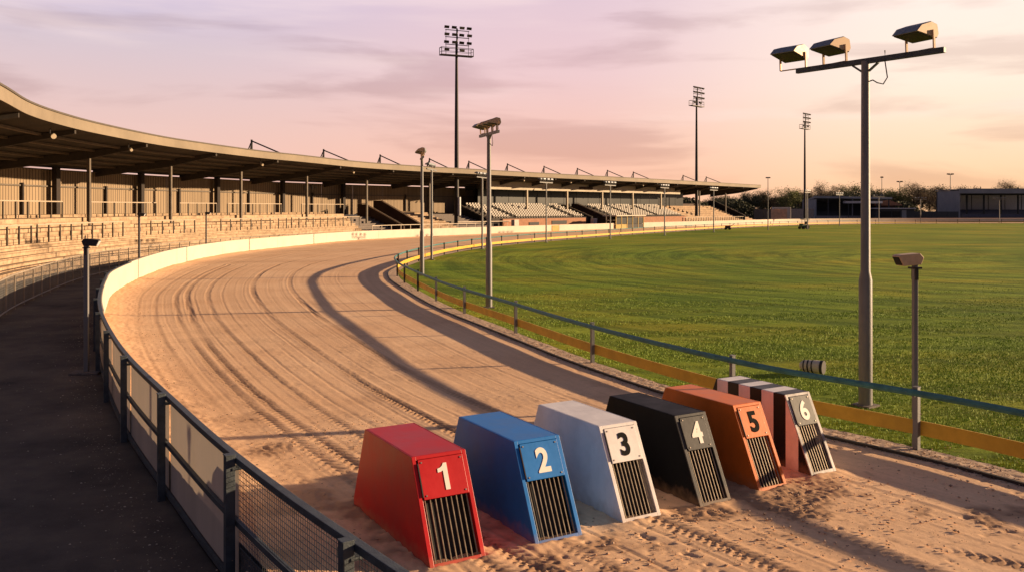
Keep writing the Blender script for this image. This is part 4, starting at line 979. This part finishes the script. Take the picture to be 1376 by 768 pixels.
# ------------------------------------------------------------------ far buildings
def wbox(m, px0, px1, Y0, Y1, z0, z1):
    """box seen between two photo columns on its front plane"""
    x0, x1 = gx(px0, Y0), gx(px1, Y0); m.box(((x0+x1)/2, (Y0+Y1)/2, (z0+z1)/2), (x1-x0, Y1-Y0, z1-z0))
Y = 292
st = thing('open_stand', 'wide blue grey open fronted stand at the far right beyond the grass', 'stand', (gx(1330, Y), Y, -.5))
x0, x1 = gx(1287, Y), gx(1430, Y)
m = MB(); m.box(((x0+x1)/2, Y+6.8, 10.2), (x1-x0+.6, 16, .25)); m.build('roof', M['greyblue'], st)
m = MB(); m.box(((x0+x1)/2, Y-1.28, gz(257, Y)), (x1-x0+.6, .12, 1.6)); m.build('fascia', M['greyblue'], st)
m = MB(); m.box((x0+.15, Y+6.5, 4.7), (.3, 15, 10.3)); m.build('side_wall', M['greyblue'], st)
for k in range(6):
    x = x0+.3+(x1-x0-.6)*k/6; m = MB(); m.box((x+(x1-x0)/12, Y+14.1, 6.0), ((x1-x0)/6-.4, .2, 5.0)); m.build('back_panel', M['tin'], st)
    m = MB(); m.box((x, Y+.2 if k == 0 else Y+6, 4.6), (.5, .4, 10.2)); m.build('column', M['greyblue'] if k == 0 else M['greydark'], st)
m = MB(); m.box(((x0+x1)/2, Y+14.6, 4.7), (x1-x0, .3, 10.3)); m.build('back_wall', M['greydark'], st)
m = MB(); n = 7
for k in range(n): m.box(((x0+x1)/2, Y+4+k*1.3+(n-k)*0, .2+k*.22), (x1-x0-.8, 1.3-.01, 1.2+k*.42))
m.build('terrace', M['bluedark'], st)
m = MB(); m.box(((x0+x1)/2+1.3, Y+1.8, 1.5), (x1-x0-2.5, .12, 1.0)); m.build('front_barrier', M['bluedark'], st)
Y = 288
sh = thing('spectator_shed', 'low dark open fronted shed left of the nearest lamp pole on the far side', 'shed', (gx(1140, Y), Y, -.5))
x0, x1 = gx(1095, Y), gx(1196, Y)
m = MB(); b = m.add([(x0-.3,Y-1,8.0),(x1+.3,Y-1,7.6),(x1+.3,Y+12,6.3),(x0-.3,Y+12,6.3),(x0-.3,Y-1,7.3),(x1+.3,Y-1,7.0),(x1+.3,Y+12,6.0),(x0-.3,Y+12,6.0)])
for f in ((0,1,2,3),(4,5,6,7),(0,1,5,4),(1,2,6,5),(2,3,7,6),(3,0,4,7)): m.face([b+i for i in f])
m.build('roof', M['greyblue'], sh)
m = MB(); m.box((x0, Y+5.5, 3.2), (.3, 12.8, 7.4)); m.build('end_wall', M['greyblue'], sh)
m = MB(); m.box(((x0+x1)/2, Y+11.5, 3), (x1-x0, .3, 7)); m.box(((x0+x1)/2, Y+8, 1.2), (x1-x0-.7, 6, 3.4)); m.build('back_wall', M['greydark'], sh)
for k in range(7):
    x = x0+.3+(x1-x0)*k/6.2; m = MB(); m.box((x, Y-.2, 3.3), (.28,.28,7.4)); m.build('column', M['greyblue'] if k in (0, 3) else M['greydark'], sh)
m = MB(); m.box(((x0+x1)/2, Y-1.2, .9), (x1-x0, .1, 1.3)); m.build('front_barrier', M['greyfence'], sh)
m = MB(); wbox(m, 1136, 1186, Y-3.5, Y-1.3, gz(273.5, Y), gz(270.5, Y)); m.build('canopy', M['tin'], sh)
for px in (1140, 1162, 1183): m = MB(); x = gx(px, Y-3.3); m.box((x, Y-3.3, 2.5), (.2,.2,6.1)); m.build('canopy_post', M['greydark'], sh)
Y = 296; gb = thing('gabled_house', 'dark gabled house with a sunlit orange roof slope behind the far sheds', 'house', (gx(1192, Y), Y, -.5))
xa, xb = gx(1176, Y), gx(1211, Y)
m = MB(); m.box(((xa+xb)/2-1, Y+4, 2.2), (xb-xa-2, 8, 5.4)); m.build('wall', M['brown'], gb)
m = MB(); zr = gz(266, Y); b = m.add([(xa-.5,Y-.6,zr-.2),(xa+2.5,Y-.6,zr),(xb,Y-.6,5.2),(xa-.5,Y+9,zr-.2),(xa+2.5,Y+9,zr),(xb,Y+9,5.2),(xb,Y-.6,4.9),(xb,Y+9,4.9),(xa-.5,Y-.6,4.9),(xa-.5,Y+9,4.9)])
for f in ((0,1,4,3),(1,2,5,4),(2,6,7,5),(0,8,6,2,1),(3,4,5,7,9),(8,0,3,9),(8,9,7,6)): m.face([b+i for i in f])
m.build('roof', M['brick'], gb)
Y = 280; lb = thing('low_pavilion', 'long low pavilion with pale flat roof edge right of the nearest lamp pole', 'pavilion', (gx(1203, Y), Y, -.5))
m = MB(); wbox(m, 1175, 1231, Y-.8, Y+8, gz(281, Y), gz(279.6, Y)); m.build('roof', M['tin'], lb)
m = MB(); wbox(m, 1177, 1229, Y, Y+7.5, -.55, gz(281, Y)-.01); m.build('wall', M['greydark'], lb)
for a, b in ((1183,1198),(1199,1210)): m = MB(); wbox(m, a, b, Y-.08, Y-.01, 1.2, 3.0); m.build('window', M['glass'], lb)
m = MB(); wbox(m, 1212, 1218, Y-.08, Y-.01, -.4, 3.4); m.build('door', M['greyblue'], lb)
# fences
Y = 262; f = thing('board_fence', 'tan upright board fence coloured as sunlit on its right half, beside the roof end', 'fence', (gx(1035, Y), Y, -.5))
xs = np.linspace(gx(1013, Y), gx(1058, Y), 11)
for k in range(10): m = MB(); m.box(((xs[k]+xs[k+1])/2, Y+.3*math.sin(k), 1.6), (xs[1]-xs[0]-.06, .14, 4.3+.15*math.sin(k*2.3))); m.build('board_panel', M['tanfence_lit'] if k > 4 else M['column'], f)  # sunlight on the right-hand boards is put into their paler colour
Y = 276; f = thing('sheet_fence', 'grey corrugated sheet fence between tan fence and dark shed', 'fence', (gx(1075, Y), Y, -.5))
xs = np.linspace(gx(1055, Y), gx(1094, Y), 9)
for k in range(8): m = MB(); m.box(((xs[k]+xs[k+1])/2, Y, 1.7), (xs[1]-xs[0]-.05, .12, 4.2)); m.build('sheet_panel', M['greyfence'], f)
Y = 284; f = thing('dark_boundary_fence', 'dark boundary fence under the hedge left of the far right stand', 'fence', (gx(1255, Y), Y, -.5))
xs = np.linspace(gx(1229, Y), gx(1288, Y), 9)
for k in range(8): m = MB(); m.box(((xs[k]+xs[k+1])/2, Y, 1.2), (xs[1]-xs[0]-.05, .12, 3.4)); m.build('panel', M['greydark'], f)
Y = 262; v = thing('white_van', 'white box van parked behind the tan board fence', 'van', (gx(1050, 270), 270, -.5), local=True)
m = MB(); m.box((0,0,3.0), (5.2,2.3,3.6)); m.build('cargo_body', M['whitewall'], v, bevel=.12)
m = MB(); m.box((-3.6,0,2.2), (1.9,2.1,2.2)); m.build('cab', M['whitewall'], v, bevel=.3)
for x in (-3.4,1.6):
    for y in (-1,1): m = MB(); m.tube([(x,y-.15,.5),(x,y+.15,.5)], .5, 14); m.build('wheel', M['rubber'], v)
# far lamp masts
for px, top, lab in ((1277,235,'thin double headed mast left of the far right stand'),(1209,245,'thin double headed mast above the trees behind the pavilion'),(1185,239,'thin single headed mast just right of the nearest lamp pole')):
    Y = 300 if px == 1277 else 335; h = gz(top, Y)+.5; t = thing('lighting_mast', lab, 'lighting mast', (gx(px, Y), Y, -.5), local=True)
    m = MB(); m.tube([(0,0,0),(0,0,h)], .16, 8, r2=.10); m.build('pole', M['pole'], t)
    m = MB(); m.box((0,0,h), (1.3,.14,.14)); m.build('cross_arm', M['dark'], t)
    for x in ((-.65,.65) if px != 1185 else (0,)): m = MB(); m.box((x,0,h+.22), (.9,.5,.4)); m.build('lamp_head', M['dark'], t)

# ------------------------------------------------------------------ trees
def make_tree(kind, seed, h):
    r = random.Random(seed); q = np.random.default_rng(seed)
    nm = {'dense': 'dense_tree', 'round': 'round_tree', 'bare': 'bare_tree'}[kind]
    t = thing(nm, 'x', 'tree', (0,0,0), local=True)
    m = MB(); th = h*.34
    m.tube([(0,0,-.3),(.1,.05,th*.5),(0,0,th),(.15,0,h*.72)], [h*.03,h*.024,h*.02,h*.008], 8); tips = []
    nl = 9 if kind != 'bare' else 15
    for k in range(nl):
        a = k*2.4+r.random(); z0 = th*(.8+.9*r.random()*(1 if kind != 'bare' else 1.2)); L = h*(.22+.16*r.random()); up = .5+.6*r.random()
        p0 = Vector((0,0,z0)); d = Vector((math.cos(a), math.sin(a), up)).normalized(); p1 = p0+d*L*.55+Vector((0,0,L*.05)); p2 = p0+d*L+Vector((0,0,L*.22))
        m.tube([p0,p1,p2], [h*.011,h*.007,h*.003], 5); tips += [p1, p2]
        for j in range(3 if kind != 'bare' else 6):
            b = a+r.uniform(-1.1,1.1); d2 = Vector((math.cos(b), math.sin(b), .4+r.random())).normalized(); s = p0.lerp(p2, .4+.5*r.random()); e = s+d2*L*(.3+.3*r.random()); m.tube([s,e], [h*.005,h*.0018], 4); tips.append(e)
    m.build('trunk', M['bark'], t)
    cl = [np.array(p)+q.normal(0, h*.03, 3) for p in tips]
    if kind == 'dense': cl += [np.array((q.normal(0,h*.16), q.normal(0,h*.16), h*(.25+.6*q.random()))) for _ in range(34)]
    if kind == 'round': cl += [np.array((q.normal(0,h*.17), q.normal(0,h*.17), h*(.35+.5*q.random()))) for _ in range(24)]
    n_per = {'dense': 120, 'round': 120, 'bare': 80}[kind]; sz = {'dense': .30, 'round': .27, 'bare': .17}[kind]; V = []; Fc = []
    for c in cl:
        rad = h*(.05+.04*q.random())*(1 if kind != 'bare' else .75); nn = int(n_per*(.6+.8*q.random()))
        P = c+q.normal(0, 1, (nn,3))*rad*np.array([1,1,.75])
        for p in P:
            a = q.normal(0,1,3); a /= np.linalg.norm(a); b = np.cross(a, q.normal(0,1,3)); b /= np.linalg.norm(b)+1e-9; s_ = sz*(.5+.8*q.random()); i = len(V)
            V += [p-a*s_*.5, p+b*s_*.35, p+a*s_*.5, p-b*s_*.35]; Fc.append((i,i+1,i+2,i+3))
    me = bpy.data.meshes.new('crown'); me.from_pydata([tuple(x) for x in V], [], Fc); me.materials.append({'dense': M['leafdark'], 'round': M['leafmid'], 'bare': M['leaftan']}[kind])
    o = bpy.data.objects.new('crown', me); col.objects.link(o); o.parent = t; return t
protos = {'dense': [make_tree('dense', 1, 11.), make_tree('dense', 2, 10.)], 'round': [make_tree('round', 3, 11.), make_tree('round', 4, 12.)], 'bare': [make_tree('bare', 5, 12.), make_tree('bare', 6, 11.)]}
usedp = set()
desc = {'dense': 'dark dense tree', 'round': 'olive green round tree', 'bare': 'thinly leafed tan tree'}
places = [  # px, top row, Y, kind
 (905,268,330,'dense'),(925,266,340,'dense'),(942,268,330,'dense'),(958,269,330,'dense'),(972,263,345,'dense'),(986,265,330,'round'),(1000,263,340,'dense'),(1012,259,335,'dense'),(1024,257,350,'dense'),(1032,252,335,'bare'),(1042,260,345,'dense'),(1052,256,340,'bare'),(1060,257,330,'round'),(1070,258,350,'dense'),(1078,254,345,'bare'),
 (1092,256,340,'dense'),(1104,254,335,'bare'),(1113,248,350,'bare'),(1124,257,340,'round'),(1136,256,335,'dense'),(1147,253,345,'round'),(1158,253,340,'dense'),(1172,253,350,'dense'),(1182,258,335,'dense'),(1194,256,345,'round'),(1206,253,335,'round'),(1217,254,350,'dense'),(1228,250,335,'bare'),(1238,247,345,'bare'),(1249,248,340,'dense'),(1258,254,330,'bare'),(1268,262,340,'round'),(1280,259,350,'bare'),(1296,253,360,'dense'),(1309,250,365,'bare'),(1322,258,360,'round'),(1336,262,360,'dense'),(1350,255,365,'round'),(1364,246,360,'bare'),(1376,247,365,'round'),(1392,250,360,'dense')]
marks = [(905,'behind the roof end of the grandstand'),(985,'just right of the grandstand roof tip'),(1040,'behind the tan board fence'),(1080,'behind the isolated floodlight tower'),(1100,'above the dark shed, left part'),(1150,'above the dark shed, right part'),(1185,'near the nearest lamp pole'),(1205,'above the low pavilion'),(1250,'in the clump left of the wide stand'),(1300,'behind the left end of the wide stand'),(1360,'behind the wide far right stand')]
seen = {}
for px, top, Y, kind in places:
    c = protos[kind][hash((px*7)) % 2]
    if id(c) in usedp: t = copy_tree(c)
    else: t = c; usedp.add(id(c))
    base = 11.5 if kind != 'bare' else 12.5; hh = gz(top, Y)+.5; s = hh/base*(1.05+.12*math.sin(px*1.3))
    t.location = (gx(px, Y), Y, -.5); t.scale = (s*1.12, s*1.12, s); t.rotation_euler = (0,0,(px*1.7) % 6.28)
    where = min(marks, key=lambda q: abs(q[0]-px))[1]
    lab = '%s %s' % (desc[kind], where.replace(' near the photo edge', '')); n = seen.get(lab, 0); seen[lab] = n+1
    t['label'] = lab+['', ', second of these', ', third of these', ', fourth of these', ', fifth of these'][n]; t['category'] = 'tree'; t['group'] = 'trees along the horizon'
for k in protos:
    for c in protos[k]:
        if id(c) not in usedp:
            for x in kids(c): bpy.data.objects.remove(x)
            bpy.data.objects.remove(c)
# hedge mass: leafy undergrowth filling the foot of the tree line
q = np.random.default_rng(9); V = []; Fc = []
for k in range(26000):
    px = 895+q.random()*500; Y = 318+q.random()*8; x = gx(px, Y); hgt = 5.5+2.2*math.sin(x*.11)+1.6*math.sin(x*.31+1); z = -.5+hgt*q.random()**.8
    p = np.array((x, Y, z)); a = q.normal(0,1,3); a /= np.linalg.norm(a); b = np.cross(a, q.normal(0,1,3)); b /= np.linalg.norm(b)+1e-9; s_ = .75*(.5+.8*q.random()); i = len(V)
    V += [p-a*s_*.5, p+b*s_*.4, p+a*s_*.5, p-b*s_*.4]; Fc.append((i,i+1,i+2,i+3))
me = bpy.data.meshes.new('undergrowth'); me.from_pydata([tuple(x) for x in V], [], Fc); me.materials.append(M['leafdark'])
o = bpy.data.objects.new('undergrowth', me); col.objects.link(o); tag(o, 'dark tangled undergrowth along the foot of the far tree line', 'undergrowth', kind='stuff')

# ------------------------------------------------------------------ sky, sun, camera
SUN_EL, SUN_AZ = R_(11.5), math.atan2(.20, .97)       # azimuth from +X towards +Y
w = bpy.data.worlds.new('World'); scene.world = w; w.use_nodes = True; nt = w.node_tree; N = nt.nodes; L = nt.links
bg = N['Background']; tc = N.new('ShaderNodeTexCoord'); sp = N.new('ShaderNodeSeparateXYZ'); L.new(tc.outputs['Generated'], sp.inputs[0])
def MR(src, a, b, c=0., d=1., smooth=False):
    x = N.new('ShaderNodeMapRange'); x.inputs[1].default_value = a; x.inputs[2].default_value = b; x.inputs[3].default_value = c; x.inputs[4].default_value = d
    if smooth: x.interpolation_type = 'SMOOTHSTEP'
    L.new(src, x.inputs[0]); return x.outputs[0]
def RAMP(src, stops):
    r = N.new('ShaderNodeValToRGB'); e = r.color_ramp.elements
    while len(e) < len(stops): e.new(.5)
    for el, (p, c) in zip(e, stops): el.position = p; el.color = c
    L.new(src, r.inputs[0]); return r.outputs[0]
def MIX(f, A, B, mode='MIX'):
    x = N.new('ShaderNodeMix'); x.data_type = 'RGBA'; x.blend_type = mode
    if isinstance(f, (int, float)): x.inputs[0].default_value = f
    else: L.new(f, x.inputs[0])
    for i, v in ((6, A), (7, B)):
        if isinstance(v, tuple): x.inputs[i].default_value = v
        else: L.new(v, x.inputs[i])
    return x.outputs[2]
el = MR(sp.outputs[2], 0, .5)
leftc = RAMP(el, [(0, srgb(244,190,166)), (.16, srgb(230,192,182)), (.34, srgb(210,192,200)), (.48, srgb(194,184,214)), (.62, srgb(158,148,180)), (1, srgb(104,106,140))])
midc = RAMP(el, [(0, srgb(246,186,152)), (.14, srgb(240,192,174)), (.3, srgb(230,196,198)), (.46, srgb(220,194,205)), (.62, srgb(175,158,180)), (1, srgb(104,106,140))])
rightc = RAMP(el, [(0, srgb(255,198,145)), (.10, srgb(255,214,176)), (.26, srgb(255,232,212)), (.46, srgb(253,234,224)), (.62, srgb(200,176,180)), (1, srgb(108,108,140))])
lr1 = MR(sp.outputs[0], -.42, .05, smooth=True); lr2 = MR(sp.outputs[0], .05, .46, smooth=True)
sky = MIX(lr2, MIX(lr1, leftc, midc), rightc)
back = RAMP(el, [(0, srgb(104,90,104)), (.4, srgb(100,97,126)), (1, srgb(92,94,128))])
sky = MIX(MR(sp.outputs[1], -.1, .55, smooth=True), back, sky)
sky = MIX(MR(sp.outputs[0], -.85, -.5, smooth=True), MIX(1., sky, (.5,.5,.56,1), 'MULTIPLY'), sky)
# clouds: streaky, mauve, on a stretched direction
mp = N.new('ShaderNodeMapping'); mp.inputs['Scale'].default_value = (1,1,6.5); mp.inputs['Rotation'].default_value = (0,R_(-3),0); L.new(tc.outputs['Generated'], mp.inputs[0])
n1 = N.new('ShaderNodeTexNoise'); n1.inputs['Scale'].default_value = 3.1; n1.inputs['Detail'].default_value = 7; n1.inputs['Roughness'].default_value = .52; n1.inputs['Distortion'].default_value = .3; L.new(mp.outputs[0], n1.inputs[0])
cl = MR(n1.outputs[0], .49, .64, smooth=True)
cm = N.new('ShaderNodeMath'); cm.operation = 'MULTIPLY'; L.new(cl, cm.inputs[0]); L.new(MR(sp.outputs[2], .0, .03), cm.inputs[1])
cs = N.new('ShaderNodeMath'); cs.operation = 'MULTIPLY'; cs.inputs[1].default_value = .55; L.new(cm.outputs[0], cs.inputs[0])
sky = MIX(cs.outputs[0], sky, MIX(1., sky, (.66,.60,.62,1), 'MULTIPLY'))
n2 = N.new('ShaderNodeTexNoise'); n2.inputs['Scale'].default_value = 2.2; n2.inputs['Detail'].default_value = 5; mp2 = N.new('ShaderNodeMapping'); mp2.inputs['Scale'].default_value = (1,1,9); mp2.inputs['Location'].default_value = (3,1,2); L.new(tc.outputs['Generated'], mp2.inputs[0]); L.new(mp2.outputs[0], n2.inputs[0])
hl = N.new('ShaderNodeMath'); hl.operation = 'MULTIPLY'; hl.inputs[1].default_value = .35; L.new(MR(n2.outputs[0], .5, .7, smooth=True), hl.inputs[0])
sky = MIX(hl.outputs[0], sky, (1.,.80,.74,1))
ns = N.new('ShaderNodeTexSky'); ns.sky_type = 'NISHITA'; ns.sun_disc = False; ns.sun_elevation = SUN_EL; ns.sun_rotation = math.pi/2-SUN_AZ; ns.dust_density = 2.5
bg2 = N.new('ShaderNodeBackground'); bg2.inputs['Strength'].default_value = .05; L.new(ns.outputs[0], bg2.inputs['Color'])
L.new(sky, bg.inputs['Color']); bg.inputs['Strength'].default_value = 1.11
mixs = N.new('ShaderNodeMixShader'); L.new(MR(sp.outputs[2], .30, .55, 0, .5, smooth=True), mixs.inputs[0]); L.new(bg.outputs[0], mixs.inputs[1]); L.new(bg2.outputs[0], mixs.inputs[2]); L.new(mixs.outputs[0], N['World Output'].inputs['Surface'])

sl = bpy.data.lights.new('sun', 'SUN'); sl.energy = 9.4; sl.angle = R_(.6); sl.color = (1., .70, .42)
so = bpy.data.objects.new('sun', sl); col.objects.link(so)
sd = Vector((math.cos(SUN_EL)*math.cos(SUN_AZ), math.cos(SUN_EL)*math.sin(SUN_AZ), math.sin(SUN_EL)))
so.rotation_euler = sd.to_track_quat('Z', 'Y').to_euler(); so.location = (60,20,40)

cd = bpy.data.cameras.new('camera'); cam = bpy.data.objects.new('camera', cd); col.objects.link(cam); scene.camera = cam
cam.location = (0,0,H); cam.rotation_euler = (R_(90),0,0)
cd.sensor_width = 36; cd.lens = F/1376*36; cd.shift_y = -(384-HZ)/1376; cd.clip_end = 5000; cd.clip_start = .05
scene.view_settings.view_transform = 'Standard'; scene.view_settings.look = 'None'; scene.view_settings.exposure = 0
for o in bpy.data.objects:
    if '_local' in o: del o['_local']
